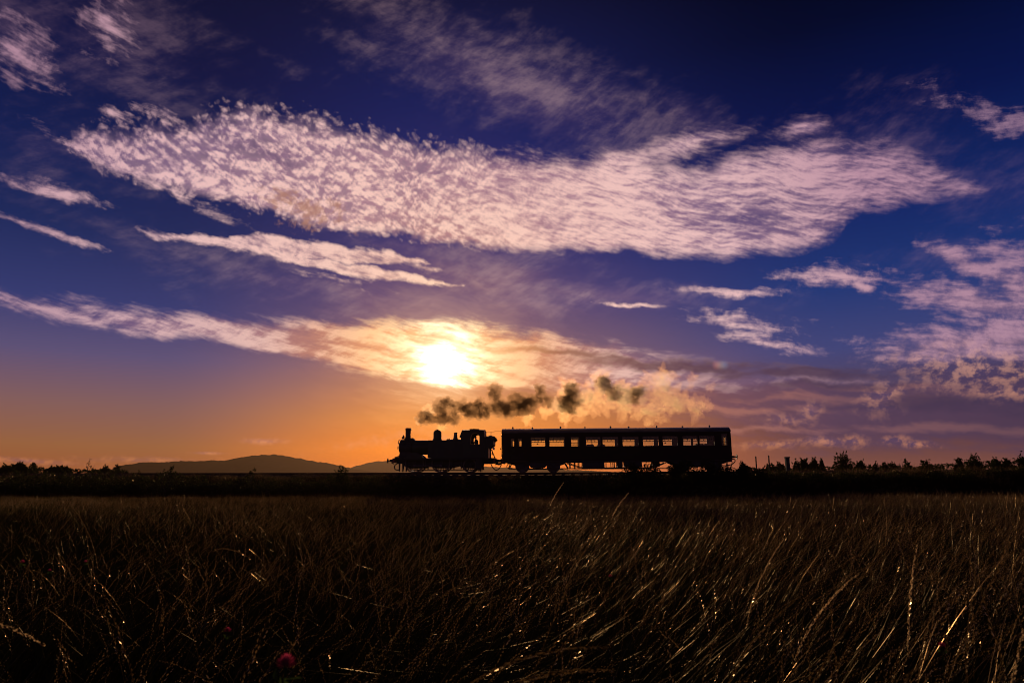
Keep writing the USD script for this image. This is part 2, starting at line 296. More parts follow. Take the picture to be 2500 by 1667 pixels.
def box(x0, x1, y0, y1, z0, z1):
    m = trimesh.creation.box([abs(x1 - x0), abs(y1 - y0), abs(z1 - z0)]); m.apply_translation([(x0 + x1) / 2, (y0 + y1) / 2, (z0 + z1) / 2]); return m


def rod(a, b, r, sides=8):
    return trimesh.creation.cylinder(r, segment=[a, b], sections=sides)


def pipe(pts, r, sides=7):
    """A smooth round tube through the points."""
    pts = np.asarray(pts, float)
    t = np.linspace(0, 1, len(pts)); u = np.linspace(0, 1, max(8, 5 * len(pts)))
    from scipy.interpolate import PchipInterpolator
    p = np.stack([PchipInterpolator(t, pts[:, k])(u) for k in range(3)], 1) if len(pts) > 2 else np.stack([np.interp(u, t, pts[:, k]) for k in range(3)], 1)
    d = np.gradient(p, axis=0); d /= np.linalg.norm(d, axis=1, keepdims=True) + 1e-9
    ref = np.where(np.abs(d[:, 2:]) < 0.9, [0, 0, 1.0], [0, 1.0, 0]); a = np.cross(d, ref); a /= np.linalg.norm(a, axis=1, keepdims=True); b = np.cross(d, a)
    ang = np.arange(sides) * 2 * np.pi / sides; rr = np.broadcast_to(r, (len(u),))
    v = p[:, None] + rr[:, None, None] * (np.cos(ang)[None, :, None] * a[:, None] + np.sin(ang)[None, :, None] * b[:, None])
    n = len(u); i, j = np.meshgrid(np.arange(n - 1), np.arange(sides), indexing='ij')
    q = np.stack([i * sides + j, i * sides + (j + 1) % sides, (i + 1) * sides + (j + 1) % sides, (i + 1) * sides + j], -1).reshape(-1, 4)
    f = np.vstack([q[:, [0, 1, 2]], q[:, [0, 2, 3]]]); vv = v.reshape(-1, 3)
    vv = np.vstack([vv, p[0], p[-1]]); k = np.arange(sides)
    f = np.vstack([f, np.stack([(k + 1) % sides, k, np.full(sides, n * sides)], 1), np.stack([(n - 1) * sides + k, (n - 1) * sides + (k + 1) % sides, np.full(sides, n * sides + 1)], 1)])
    return trimesh.Trimesh(vv, f, process=False)


def lathe(profile, axis='z', at_=(0, 0, 0), sections=28):
    """(radius, height) pairs turned about an axis."""
    m = trimesh.creation.revolve(np.asarray(profile, float), sections=sections)
    if axis == 'x': m.apply_transform(np.array([[0, 0, 1, 0], [1, 0, 0, 0], [0, 1, 0, 0], [0, 0, 0, 1.0]]))
    if axis == 'y': m.apply_transform(np.array([[0, 1, 0, 0], [0, 0, 1, 0], [1, 0, 0, 0], [0, 0, 0, 1.0]]))
    m.apply_translation(at_); return m


def plate(poly, y0, y1):
    """A polygon in the x-z plane, from y0 to y1."""
    if not hasattr(poly, 'exterior') and not hasattr(poly, 'geoms'): poly = sg.Polygon(poly)
    parts = []
    for gm in getattr(poly, 'geoms', [poly]):
        m = trimesh.creation.extrude_polygon(gm, abs(y1 - y0), engine='earcut')
        v = m.vertices.copy(); m.vertices = np.stack([v[:, 0], min(y0, y1) + v[:, 2], v[:, 1]], 1); m.invert(); parts.append(m)
    return cat(parts)


def rbox(x0, x1, z0, z1, r=0.06): return sg.box(x0 + r, z0 + r, x1 - r, z1 - r).buffer(r, quad_segs=4)


# ------------------------------------------------------------------ materials
def mat(name, color, rough=0.5, metal=0.0, vary=0.35, scale=3.0, bump=0.0, spec=0.5, random=0.0):
    g = Graph(); pos = g.add('texture_coordinate', 'object')
    n = g.noise(pos, scale, 5.0, 0.6); c = np.array(color)
    base = g.mix(g.lerp01(n, 0.3, 0.7), tuple(c * (1 - vary)), tuple(c * (1 + vary)))
    if random: base = g.add('hsv', 'color', hue=0.5, saturation=1.0, value=g.m('add', 1 - random / 2, g.m('multiply', g.add('object_info', 'random'), random)), fac=1.0, color=base)
    kw = dict(base_color=base, roughness=g.m('add', rough - 0.08, g.m('multiply', n, 0.16)), metallic=metal, specular_ior_level=spec)
    if bump: kw['normal'] = g.add('bump', 'normal', height=g.noise(pos, scale * 6, 4.0, 0.6), strength=0.5, distance=bump)
    s = g.add('principled_bsdf', 'BSDF', **kw)
    return usdkit.material(stage, f'/World/Looks/{name}', g.nodes, g.links, surface=s)


def leaf_mat(name, color, through, rough=0.4, share=0.4, gloss=0.0, scale=4.0, vary=0.4, rare=0.0, tint=(1.0, 0.74, 0.42)):
    """Leaf or stalk: some light comes back, some shines through, a little glints. rare: only that share of the pieces lets the full light through, a sparkle put into the colour."""
    g = Graph(); pos = g.add('geometry', 'position'); n = g.noise(pos, scale, 3.0, 0.6); c = np.array(color); t = np.array(through)
    rnd = g.add('geometry', 'random_per_island')
    f = g.m('add', g.m('multiply', n, 0.5), g.m('multiply', rnd, 0.5))
    base = g.mix(f, tuple(c * (1 - vary)), tuple(c * (1 + vary)))
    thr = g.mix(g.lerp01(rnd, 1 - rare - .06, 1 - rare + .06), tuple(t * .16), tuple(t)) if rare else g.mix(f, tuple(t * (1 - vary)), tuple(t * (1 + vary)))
    s = g.add('mix_closure', 'closure', fac=share, closure1=g.add('diffuse_bsdf', 'BSDF', color=base), closure2=g.add('translucent_bsdf', 'BSDF', color=thr))
    if gloss: s = g.add('mix_closure', 'closure', fac=g.m('multiply', g.add('fresnel', 'fac', IOR=1.45), gloss), closure1=s, closure2=g.add('glossy_bsdf', 'BSDF', color=tint, roughness=rough))
    return usdkit.material(stage, f'/World/Looks/{name}', g.nodes, g.links, surface=s)


M = {}
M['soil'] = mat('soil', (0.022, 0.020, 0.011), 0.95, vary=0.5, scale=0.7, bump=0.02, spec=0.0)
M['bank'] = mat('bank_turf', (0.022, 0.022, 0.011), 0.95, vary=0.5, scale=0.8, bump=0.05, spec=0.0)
M['hill'] = mat('wooded_hill', (0.022, 0.022, 0.012), 0.95, vary=0.6, scale=0.012, bump=1.5, spec=0.0)
M['ballast'] = mat('ballast_stone', (0.035, 0.032, 0.028), 0.95, vary=0.5, scale=9.0, bump=0.03, spec=0.0)
M['steel'] = mat('rail_steel', (0.035, 0.022, 0.016), 0.6, 0.2, scale=2.0, spec=0.2)
M['timber'] = mat('old_timber', (0.035, 0.026, 0.020), 0.9, scale=3.0, bump=0.01, spec=0.1)
M['black'] = mat('black_paint', (0.010, 0.010, 0.009), 0.5, vary=0.4, scale=1.6, spec=0.3)
M['green'] = mat('engine_green', (0.012, 0.020, 0.010), 0.45, vary=0.3, scale=1.2, spec=0.3)
M['copper'] = mat('copper_cap', (0.30, 0.15, 0.08), 0.35, 0.9)
M['brass'] = mat('brass', (0.32, 0.22, 0.08), 0.32, 0.9)
M['red'] = mat('beam_red', (0.16, 0.012, 0.010), 0.5)
M['iron'] = mat('underframe_iron', (0.016, 0.015, 0.014), 0.62, 0.2, vary=0.5, scale=2.5)
M['rim'] = mat('wheel_rim', (0.05, 0.045, 0.04), 0.5, 0.5)
M['body'] = mat('coach_brown', (0.018, 0.009, 0.006), 0.6, vary=0.25, scale=1.0, spec=0.12)
M['roof'] = mat('coach_roof', (0.045, 0.042, 0.040), 0.36, vary=0.4, scale=1.3, bump=0.004)
M['inside'] = mat('inside_wood', (0.10, 0.055, 0.025), 0.5)
M['cloth'] = mat('seat_cloth', (0.035, 0.015, 0.015), 0.9)
M['rubber'] = mat('hose_rubber', (0.010, 0.010, 0.010), 0.7)
M['lampglass'] = mat('lamp_white', (0.6, 0.6, 0.58), 0.35)
M['skin'] = mat('skin', (0.42, 0.24, 0.17), 0.5, vary=0.1)
M['denim'] = mat('blue_overalls', (0.020, 0.026, 0.045), 0.9)
M['cap'] = mat('cap_cloth', (0.010, 0.010, 0.014), 0.9)
M['bark'] = mat('bark', (0.045, 0.035, 0.025), 0.9, scale=5.0, bump=0.02)
M['concrete'] = mat('post_concrete', (0.05, 0.048, 0.044), 0.9, scale=3.0, spec=0.1)
M['shrub'] = leaf_mat('shrub_leaf', (0.030, 0.036, 0.012), (0.05, 0.05, 0.014), 0.3, 0.3, 0.08)
M['tree'] = leaf_mat('tree_leaf', (0.030, 0.038, 0.014), (0.04, 0.045, 0.012), 0.5, 0.25, 0.0)
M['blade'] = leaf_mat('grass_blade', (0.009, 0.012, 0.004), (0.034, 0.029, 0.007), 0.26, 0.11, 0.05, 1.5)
M['straw'] = leaf_mat('grass_stem', (0.016, 0.010, 0.005), (0.16, 0.085, 0.028), 0.26, 0.22, 0.11, 1.5, tint=(1.0, .62, .30))
M['seed'] = leaf_mat('grass_seed', (0.04, 0.025, 0.012), (0.95, 0.52, 0.19), 0.30, 0.60, 0.32, 2.0, rare=.32)  # a random few seeds coloured brighter, standing in for glints
M['lit_seed'] = leaf_mat('pale_grass_seed', (0.22, 0.14, 0.07), (0.90, 0.56, 0.26), 0.2, 0.66, 0.4, 2.0, 0.25)  # brighter copy of the seed: the backlit look is put into its colour
M['petal'] = leaf_mat('clover_petal', (0.42, 0.05, 0.11), (0.60, 0.06, 0.13), 0.6, 0.6, 0.0, 30.0)
M['clover_green'] = leaf_mat('clover_green', (0.035, 0.06, 0.016), (0.06, 0.09, 0.02), 0.45, 0.4)
g = Graph(); a = g.add('transparent_bsdf', 'BSDF', color=(0.94, 0.96, 0.95)); b = g.add('glossy_bsdf', 'BSDF', color=(1, 1, 1), roughness=0.02)
s = g.add('mix_closure', 'closure', fac=g.add('fresnel', 'fac', IOR=1.5), closure1=a, closure2=b)
M['glass'] = usdkit.material(stage, '/World/Looks/window_glass', g.nodes, g.links, surface=s)

# ------------------------------------------------------------------ ground, embankment, hills
YAW = 2.75                                                        # the line comes a little nearer towards the right
YL = 61.0                                                         # where the track crosses straight ahead
cy_, sy_ = math.cos(R(YAW)), math.sin(R(YAW))
RAIL = at(1100, 1153.6, YL)[2]                                    # height of the rail tops


def track(s, n, z):
    """Along the line, across it (away from the viewer), up."""
    return np.array([s * cy_ + n * sy_, YL - s * sy_ + n * cy_, z])


def field_z(x, y):
    p = np.stack([np.asarray(x) * 0.35, np.asarray(y) * 0.35, np.zeros_like(x)], -1)
    near = np.clip(1 - (np.asarray(y) - 60) / 60, 0, 1) * np.clip(1 - (np.abs(x) - 60) / 60, 0, 1)
    return (meshkit.fbm(p, 3, 3) - 0.5) * 0.16 * near


ax = np.unique(np.concatenate([np.linspace(-60, 60, 161), np.geomspace(60, 9000, 30), -np.geomspace(60, 9000, 30)]))
ay = np.unique(np.concatenate([np.linspace(-10, 110, 161), np.geomspace(110, 9000, 30), -np.geomspace(10, 9000, 30)]))
gx, gy = np.meshgrid(ax, ay, indexing='xy')
gv = np.stack([gx, gy, field_z(gx, gy)], -1).reshape(-1, 3)
nx_, ny_ = len(ax), len(ay)


def grid_faces(nx, ny):
    i, j = np.meshgrid(np.arange(nx - 1), np.arange(ny - 1), indexing='xy'); k = j * nx + i
    return np.stack([k, k + 1, k + nx + 1, k + nx], -1).reshape(-1, 4)


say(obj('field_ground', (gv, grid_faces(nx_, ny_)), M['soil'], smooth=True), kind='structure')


def bank_z(s, n):
    """Height of the embankment (without its grass) above the field."""
    s, n = np.asarray(s, float), np.asarray(n, float)
    top = RAIL - 0.42 + np.clip((s - 17) / 16, 0, 1) * 0.30 * (n < -2.4)
    z = np.interp(n, [-11.0, -9.6, -4.2, -2.7, 2.9, 4.4, 11, 12.2], [-0.05, 0.15, 0.86, 1.0, 1.0, 0.86, 0.1, -0.05]) * top
    p = np.stack([s * 0.5, n * 0.5, np.zeros_like(s)], -1)
    return z + (meshkit.fbm(p, 4, 11) - 0.5) * 0.34 * (np.abs(n) > 2.5) * np.clip((11 - np.abs(n)) / 2, 0, 1)


bs = np.concatenate([np.linspace(-420, -70, 36)[:-1], np.linspace(-70, 70, 281), np.linspace(70, 420, 36)[1:]]); bn = np.concatenate([np.linspace(-11, -2.6, 30), np.linspace(-2.4, 2.8, 5), np.linspace(3.1, 12.2, 20)])
S_, N_ = np.meshgrid(bs, bn, indexing='xy')
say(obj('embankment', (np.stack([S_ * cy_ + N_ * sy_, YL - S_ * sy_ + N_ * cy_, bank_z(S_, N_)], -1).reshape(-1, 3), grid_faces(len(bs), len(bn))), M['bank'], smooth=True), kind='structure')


def hill(name, pts, Y, depth, seed):
    """A wooded ridge whose skyline runs through pixels of the photograph."""
    P = np.array([at(px, py, Y) for px, py in pts]); w = P[1, 0] - P[0, 0]
    xs = np.arange(P[0, 0] - 250, P[-1, 0] + 250, 5.0); ys = np.concatenate([np.linspace(-depth, 0, 34), np.linspace(0, depth, 16)[1:]])
    h = np.interp(xs, P[:, 0], P[:, 2], left=0, right=0)
    h = np.where(xs < P[0, 0], P[0, 2] * np.clip(1 - (P[0, 0] - xs) / 240, 0, 1), h); h = np.where(xs > P[-1, 0], P[-1, 2] * np.clip(1 - (xs - P[-1, 0]) / 240, 0, 1), h)
    X, D = np.meshgrid(xs, ys, indexing='xy')
    fall = np.cos(np.clip(np.abs(D) / depth, 0, 1) * math.pi / 2) ** 1.3
    wood = meshkit.fbm(np.stack([X / 20, D / 20, X * 0], -1), 3, seed)
    rough = (meshkit.fbm(np.stack([X / 120, D / 120, X * 0], -1), 3, seed + 5) - 0.5) * 18 * np.sin(np.clip(-D / depth, 0, 1) * math.pi)
    Z = h[None] * fall + ((wood - 0.5) * 13 + rough * .6) * np.clip(h[None] * fall / 30, 0, 1) - 1.0
    say(obj(name, (np.stack([X, Y + D, Z], -1).reshape(-1, 3), grid_faces(len(xs), len(ys))), M['hill'], smooth=True), kind='structure')


hill('far_hill', [(322, 1150), (339, 1142), (359, 1130), (379, 1128.5), (412, 1130), (432, 1127), (453, 1125.5), (490, 1127), (526, 1125), (571, 1125.5), (588, 1119.5), (612, 1114.5), (653, 1111), (673, 1110.5), (694, 1113), (734, 1120), (775, 1127), (816, 1134), (840, 1138), (861, 1144), (900, 1150), (960, 1158)], 3200, 620, 21)
hill('far_hill', [(800, 1160), (846, 1150), (861, 1144), (877, 1137), (898, 1130.5), (922, 1127), (951, 1125.5), (1000, 1127), (1080, 1131), (1160, 1137), (1225, 1141), (1300, 1143), (1400, 1147), (1500, 1152), (1700, 1160)], 4200, 700, 33)

# ------------------------------------------------------------------ the track
zs = lambda s: RAIL + np.clip(s - 0.0, 0, 400) * math.tan(R(0.28)) * (np.asarray(s) < 40) + (np.asarray(s) >= 40) * 40 * math.tan(R(0.28))
say(obj('ballast_bed', cat([(lambda v: trimesh.Trimesh(v, [[0, 2, 1], [1, 2, 3], [2, 4, 3], [3, 4, 5], [4, 6, 5], [5, 6, 7]], process=False))(np.array([track(a, n, float(zs(a)) + z) if k == 0 else track(b, n, float(zs(b)) + z) for n, z in ((-2.3, -0.5), (-1.6, -0.24), (1.6, -0.24), (2.3, -0.5)) for k in (0, 1)])) for a, b in ((-420, 0), (0, 40), (40, 420))]), M['ballast']), kind='structure')
trk = thing('railway_track', 'single line of rusty rails on timber sleepers along the embankment top', 'railway track')
for n in (-0.75, 0.75):
    sec = sg.Polygon([(-.07, -.15), (.07, -.15), (.07, -.13), (.012, -.11), (.012, -.04), (.035, -.03), (.035, 0), (-.035, 0), (-.035, -.03), (-.012, -.04), (-.012, -.11), (-.07, -.13)])
    pc = []
    for a, b in ((-420, 0), (0, 40), (40, 420)):
        c = np.array(sec.exterior.coords)[:-1]; k = len(c)
        v = np.array([track(s, n + cx, float(zs(s)) + cz) for s in (a, b) for cx, cz in c]); i = np.arange(k); j = (i + 1) % k
        pc.append(trimesh.Trimesh(v, np.vstack([np.stack([i, j, j + k], 1), np.stack([i, j + k, i + k], 1)]), process=False))
    obj('rail', cat(pc), M['steel'], trk)
sl = []
for s in np.arange(-70, 70, 0.75):
    m = box(-0.12, 0.12, -1.3, 1.3, -0.28, -0.152); m.apply_transform(trimesh.transformations.rotation_matrix(-R(YAW), [0, 0, 1])); m.apply_translation(track(s, 0, float(zs(s)))); sl.append(m)
obj('sleepers', cat(sl), M['timber'], trk, kind='stuff')


# ------------------------------------------------------------------ the train: local x along it (front is -x), y away from the viewer, z above the rails
def tx(px, n=-1.25):
    """Distance along the train of a pixel column, on the plane n metres from the track's middle."""
    d = ray(px, 1120); nrm = np.array([sy_, cy_]); o = np.array([0, YL]) + n * nrm
    t = (o @ nrm) / (d[:2] @ nrm); p = d[:2] * t - np.array([0, YL])
    return p @ np.array([cy_, -sy_])


def tz(py, px=1150, n=-1.25):
    d = ray(px, py); nrm = np.array([sy_, cy_]); o = np.array([0, YL]) + n * nrm
    t = (o @ nrm) / (d[:2] @ nrm)
    return EYE + d[2] * t - RAIL


def wheel(parent, name, x, y, r, spokes, inner, side):
    """A spoked wheel; side is -1 towards the viewer."""
    w = UsdGeom.Xform.Define(stage, fresh(str(parent.GetPath()), name)).GetPrim()
    t = lathe([(r - .085, -.065), (r, -.065), (r, .045), (r + .028, .05), (r + .028, .075), (r - .085, .075)][::side], 'y', (x, y, r), 40)
    t = lathe([(r - .085, -.065), (r, -.065), (r, .045), (r + .028, .05), (r + .028, .075), (r - .085, .075), (r - .085, -.065)], 'y', (0, 0, 0), 40)
    if side > 0: t.apply_transform(np.diag([1, -1, 1, 1.0])); t.invert()
    t.apply_translation([x, y, r]); obj('tyre', t, M['rim'], w, smooth=30)
    sp = []
    for k in range(spokes):
        a = 2 * math.pi * k / spokes; c, s = math.cos(a), math.sin(a)
        b = trimesh.creation.box([r - .08 - inner * .6, .045, .05]); b.apply_translation([(r - .08 + inner * .6) / 2, 0, 0]); b.apply_transform(trimesh.transformations.rotation_matrix(a, [0, 1, 0])); b.apply_translation([x, y, r]); sp.append(b)
    obj('spokes', cat(sp), M['black'], w)
    obj('hub', lathe([(0, -.1), (inner, -.1), (inner, .08), (0, .08)], 'y', (x, y, r), 20), M['black'], w, smooth=30)
    return w


def buffer_(parent, x, y, z, way):
    b = UsdGeom.Xform.Define(stage, fresh(str(parent.GetPath()), 'buffer')).GetPrim()
    obj('shank', lathe([(0, 0), (.13, 0), (.13, .06), (.09, .08), (.085, .3), (.055, .3), (.055, .46), (0, .46)], 'x', (0, 0, 0), 18).apply_transform(np.diag([way, 1, 1, 1.0])).apply_translation([x, y, z]), M['iron'], b, smooth=30)
    obj('head', lathe([(0, .46), (.20, .455), (.215, .475), (.19, .51), (0, .525)], 'x', (0, 0, 0), 24).apply_transform(np.diag([way, 1, 1, 1.0])).apply_translation([x, y, z]), M['iron'], b, smooth=30)


# ---- the locomotive
loco = thing('steam_locomotive', 'small tank steam locomotive with tall chimney and dome, seen in silhouette', 'locomotive', track(0, 0, RAIL), -YAW)
X, Z = tx, tz
c0 = 0.0
zb_top, zb_bot = Z(1074.8, 1040, 0), Z(1109.5, 1040, 0); rb = (zb_top - zb_bot) / 2; zb = (zb_top + zb_bot) / 2
xs0, xs1, xf = X(977.5, 0), X(1006, 0), X(1090, 0)
obj('boiler', lathe([(0, xs1), (rb, xs1), (rb, xf), (0, xf)], 'x', (0, 0, zb), 48), M['green'], loco, smooth=30)
rs = Z(1072.8, 990, 0) - zb
obj('smokebox', lathe([(0, xs0), (rs - .03, xs0), (rs, xs0 + .03), (rs, xs1), (rb, xs1 + .04), (0, xs1 + .04)], 'x', (0, 0, zb), 48), M['black'], loco, smooth=30)
door = obj('smokebox_door', lathe([(0, xs0 - .17), (.12, xs0 - .165), (.32, xs0 - .12), (.5, xs0 - .035), (.52, xs0 + .01), (0, xs0 + .01)], 'x', (0, 0, zb), 40), M['black'], loco, smooth=40)
obj('handle', cat([rod((xs0 - .28, 0, zb), (xs0 - .12, 0, zb), .022), rod((xs0 - .25, 0, zb - .17), (xs0 - .25, 0, zb + .1), .016), rod((xs0 - .22, -.16, zb + .03), (xs0 - .22, .05, zb), .014)]), M['rim'], door)
obj('hinge', cat([box(xs0 - .14, xs0 + .02, .1, .56, zb + .2, zb + .25), box(xs0 - .14, xs0 + .02, .1, .56, zb - .27, zb - .22)]), M['black'], door)
obj('saddle', plate([(xs0 + .05, zb - rs * .6), (xs1 - .05, zb - rs * .6), (xs1 + .1, Z(1117, 990, 0)), (xs0 - .05, Z(1117, 990, 0))], -.55, .55), M['black'], loco)
obj('snifting_cover', plate([(X(1003, 0), Z(1069.2, 1008, 0)), (X(1008.2, 0), Z(1069.2, 1008, 0)), (X(1013.5, 0), zb_top - .01), (X(1013.5, 0), zb + rb * .8), (X(1002, 0), zb + rb * .8)], -.22, .22), M['black'], loco)
for px in (1031, 1054, 1078):
    obj('boiler_band', lathe([(rb - .01, X(px, 0) - .03), (rb + .007, X(px, 0) - .03), (rb + .007, X(px, 0) + .03), (rb - .01, X(px, 0) + .03)], 'x', (0, 0, zb), 48), M['black'], loco, smooth=30)
xc = X(994.7, 0); zt = Z(1044.8, 995, 0)
chim = obj('chimney', lathe([(.02, zb + rs - .16), (.42, zb + rs - .16), (.34, zb + rs - .02), (.25, zb + rs + .10), (.215, zb + rs + .3), (.225, zt - .16), (.12, zt - .14), (.11, zb + rs - .1)], 'z', (xc, 0, 0), 36), M['black'], loco, smooth=35)
obj('cap', lathe([(.222, zt - .19), (.285, zt - .125), (.285, zt - .095), (.235, zt - .07), (.225, zt - .012), (.205, zt), (.16, zt), (.15, zt - .15)], 'z', (xc, 0, 0), 36), M['copper'], chim, smooth=30)
xd = X(1066.8, 0); zd = Z(1048.6, 1067, 0); rd = (X(1076.6, 0) - X(1057, 0)) / 2
dome = obj('dome', lathe([(.03, zb + rb - .2), (rd + .18, zb + rb - .14), (rd + .05, zb + rb + .03), (rd, zb + rb + .16), (rd, zd - rd * .95)] + [(rd * math.cos(t), zd - rd * .95 + rd * .95 * math.sin(t)) for t in np.linspace(.1, math.pi / 2 - .02, 9)] + [(0, zd)], 'z', (xd, 0, 0), 36), M['green'], loco, smooth=35)
obj('finial', lathe([(0, zd - .02), (.05, zd - .01), (.03, zd + .03), (0, zd + .05)], 'z', (xd, 0, 0), 12), M['brass'], dome)
xv = X(1111.2, 0); zv = Z(1056, 1111, 0)
xr0, xr1 = X(1090, 0), X(1126, 0)
obj('firebox', lathe([(0, xr0), (rb + .075, xr0), (rb + .075, xr1), (0, xr1)], 'x', (0, 0, zb), 40), M['green'], loco, smooth=30)
obj('injector_fitting', cat([box(X(1091, 0), X(1099, 0), -.28, -.05, zb + rb - .05, Z(1072.3, 1095, 0) + .02), rod((X(1098, 0), -.1, zb + rb), (X(1098, 0), -.1, Z(1070.2, 1098, 0)), .03)]), M['brass'], loco)
obj('safety_valve_bonnet', lathe([(.05, zb + rb - .02), (.30, zb + rb - .0), (.2, zb + rb + .13), (.155, zb + rb + .3), (.13, zv - .06), (.165, zv - .03), (.165, zv), (.10, zv), (.09, zv - .1)], 'z', (xv, 0, 0), 28), M['brass'], loco, smooth=35)
# tanks, cab, bunker
zrp = Z(1117.5)                                                        # running plate
xt0, xt1 = X(1043.5), X(1126)
for sgn in (-1, 1):
    obj('side_tank', plate(rbox(xt0, xt1, zrp + .02, Z(1074.0), .04), sgn * 1.2, sgn * .68), M['green'], loco)
    cx0, cx1 = X(1124.5), X(1182.6)
    side = sg.Polygon([(cx0, zrp + .02), (cx1, zrp + .02), (cx1, Z(1068.5)), (X(1180.8), Z(1055)), (X(1180), Z(1049.5)), (X(1127), Z(1049.5)), (X(1121.3), Z(1064)), (X(1121.3), Z(1067.5)), (cx0, Z(1068.2))])
    op = unary_union([sg.Point(X(1159.5), Z(1067.5)).buffer(.35, quad_segs=8), rbox(X(1149.2), X(1169.8), Z(1084), Z(1067), .05)])
    cab = obj('cab_side', plate(side.difference(op), sgn * 1.2, sgn * 1.17), M['green'], loco)
    obj('handrail', rod((X(1172.5), sgn * 1.24, Z(1110)), (X(1172.5), sgn * 1.24, Z(1078)), .016), M['rim'], cab)
    obj('beading', plate(op.buffer(.025).difference(op), sgn * 1.215, sgn * 1.165), M['brass'], cab)
zroof = Z(1047.6)
rf = []
th = np.linspace(-1, 1, 13); arc = lambda t: (t * 1.27, zroof + .05 - .2 * t * t)
poly = [arc(t) for t in th] + [(y, z - .04) for y, z in [arc(t) for t in th[::-1]]]
m = trimesh.creation.extrude_polygon(sg.Polygon(poly), X(1181) - X(1126.5), engine='earcut'); v = m.vertices.copy(); m.vertices = np.stack([X(1126.5) + v[:, 2], v[:, 0], v[:, 1]], 1)
roof_ = obj('cab_roof', m, M['black'], loco, smooth=30)
obj('roof_vent', cat([box(X(1143), X(1166), -.5, .5, zroof + .04, zroof + .10), box(X(1151), X(1153), -.3, .3, zroof + .1, zroof + .13)]), M['black'], roof_)
def endsheet(x, holes, name):
    yz = sg.Polygon([(-1.17, zrp + .02), (1.17, zrp + .02), (1.17, zroof - .14)] + [(y, z - .045) for y, z in [arc(t) for t in th[::-1]]][1:-1] + [(-1.17, zroof - .14)])
    for cx_, cz_, r_ in holes: yz = yz.difference(sg.Point(cx_, cz_).buffer(r_))
    m = trimesh.creation.extrude_polygon(yz, .03, engine='earcut'); v = m.vertices.copy(); m.vertices = np.stack([x + v[:, 2], v[:, 0], v[:, 1]], 1)
    obj(name, m, M['green'], loco)
endsheet(X(1125.5), [(-.62, zroof - .42, .2), (.62, zroof - .42, .2)], 'cab_front'); endsheet(X(1179.5), [(-.55, zroof - .45, .2), (.55, zroof - .45, .2)], 'cab_back')
bk = sg.Polygon([(X(1183), zrp + .02), (X(1191.5), zrp + .02), (X(1191.5), Z(1094)), (X(1198.5), Z(1088.5)), (X(1204), Z(1084.5)), (X(1204.5), Z(1074)), (X(1201), Z(1070.3)), (X(1183), Z(1070.0))])
obj('bunker', plate(bk, -1.2, 1.2), M['green'], loco)
obj('coal', meshkit.arrays((lambda c: (c.apply_scale([1.2 / 2, 2.0 / 2, .3]), c.apply_translation([X(1193), 0, Z(1070.5)]), c)[2])(trimesh.Trimesh(*(lambda ic: (ic.vertices * (0.75 + 0.5 * meshkit.fbm(ic.vertices * 4, 3, 5))[:, None], ic.faces))(trimesh.creation.icosphere(3)))))[:2], M['rubber'], loco)
obj('rear_lamp', cat([box(X(1201.5), X(1206.5), -.75, -.55, Z(1097), Z(1091.5)), rod((X(1204), -.65, Z(1091.5)), (X(1204), -.65, Z(1088)), .03)]), M['lampglass'], loco)
obj('fire_iron', rod((X(1202.5), -.9, Z(1076)), (X(1205), -.9, Z(1066.2)), .03), M['iron'], loco)
obj('running_plate', plate(rbox(X(961), X(1208), zrp - .05, zrp, .01), -1.25, 1.25), M['black'], loco)
obj('valance', cat([plate([(X(975), zrp - .05), (X(1195), zrp - .05), (X(1195), zrp - .17), (X(975), zrp - .17)], s * 1.2, s * 1.17) for s in (-1, 1)]), M['black'], loco)
zbm0, zbm1 = Z(1128.4, 960), Z(1118.2, 960)
for xa, xb in ((X(958.5), X(962)), (X(1205), X(1208.5))):
    obj('buffer_beam', box(xa, xb, -1.22, 1.22, zbm0, zbm1), M['red'], loco)
for y in (-.86, .86):
    buffer_(loco, X(958.5), y, Z(1123.7, 955), -1); buffer_(loco, X(1208.5), y, Z(1123.7, 1210), 1)
fr = sg.Polygon([(X(964), zrp - .05), (X(1204), zrp - .05), (X(1204), Z(1128)), (X(1178), Z(1131)), (X(1166), Z(1141.5)), (X(1128), Z(1141.5)), (X(1118), Z(1136)), (X(1096), Z(1141.5)), (X(1058), Z(1141.5)), (X(1046), Z(1134)), (X(1034), Z(1141.5)), (X(990), Z(1141.5)), (X(978), Z(1130)), (X(964), Z(1129))])
for y in (-.62, .62): obj('frame', plate(fr, y - .015, y + .015), M['black'], loco)
xw = (X(1012, -.8), X(1076.5, -.8), X(1147, -.8))
for x, r, n in ((xw[0], .785, 16), (xw[1], .785, 16), (xw[2], .56, 10)):
    for s in (-1, 1): wheel(loco, 'driving_wheel' if r > .6 else 'trailing_wheel', x, s * .76, r, n, .14, s)
    obj('axle', rod((x, -.75, r), (x, .75, r), .085, 14), M['iron'], loco)
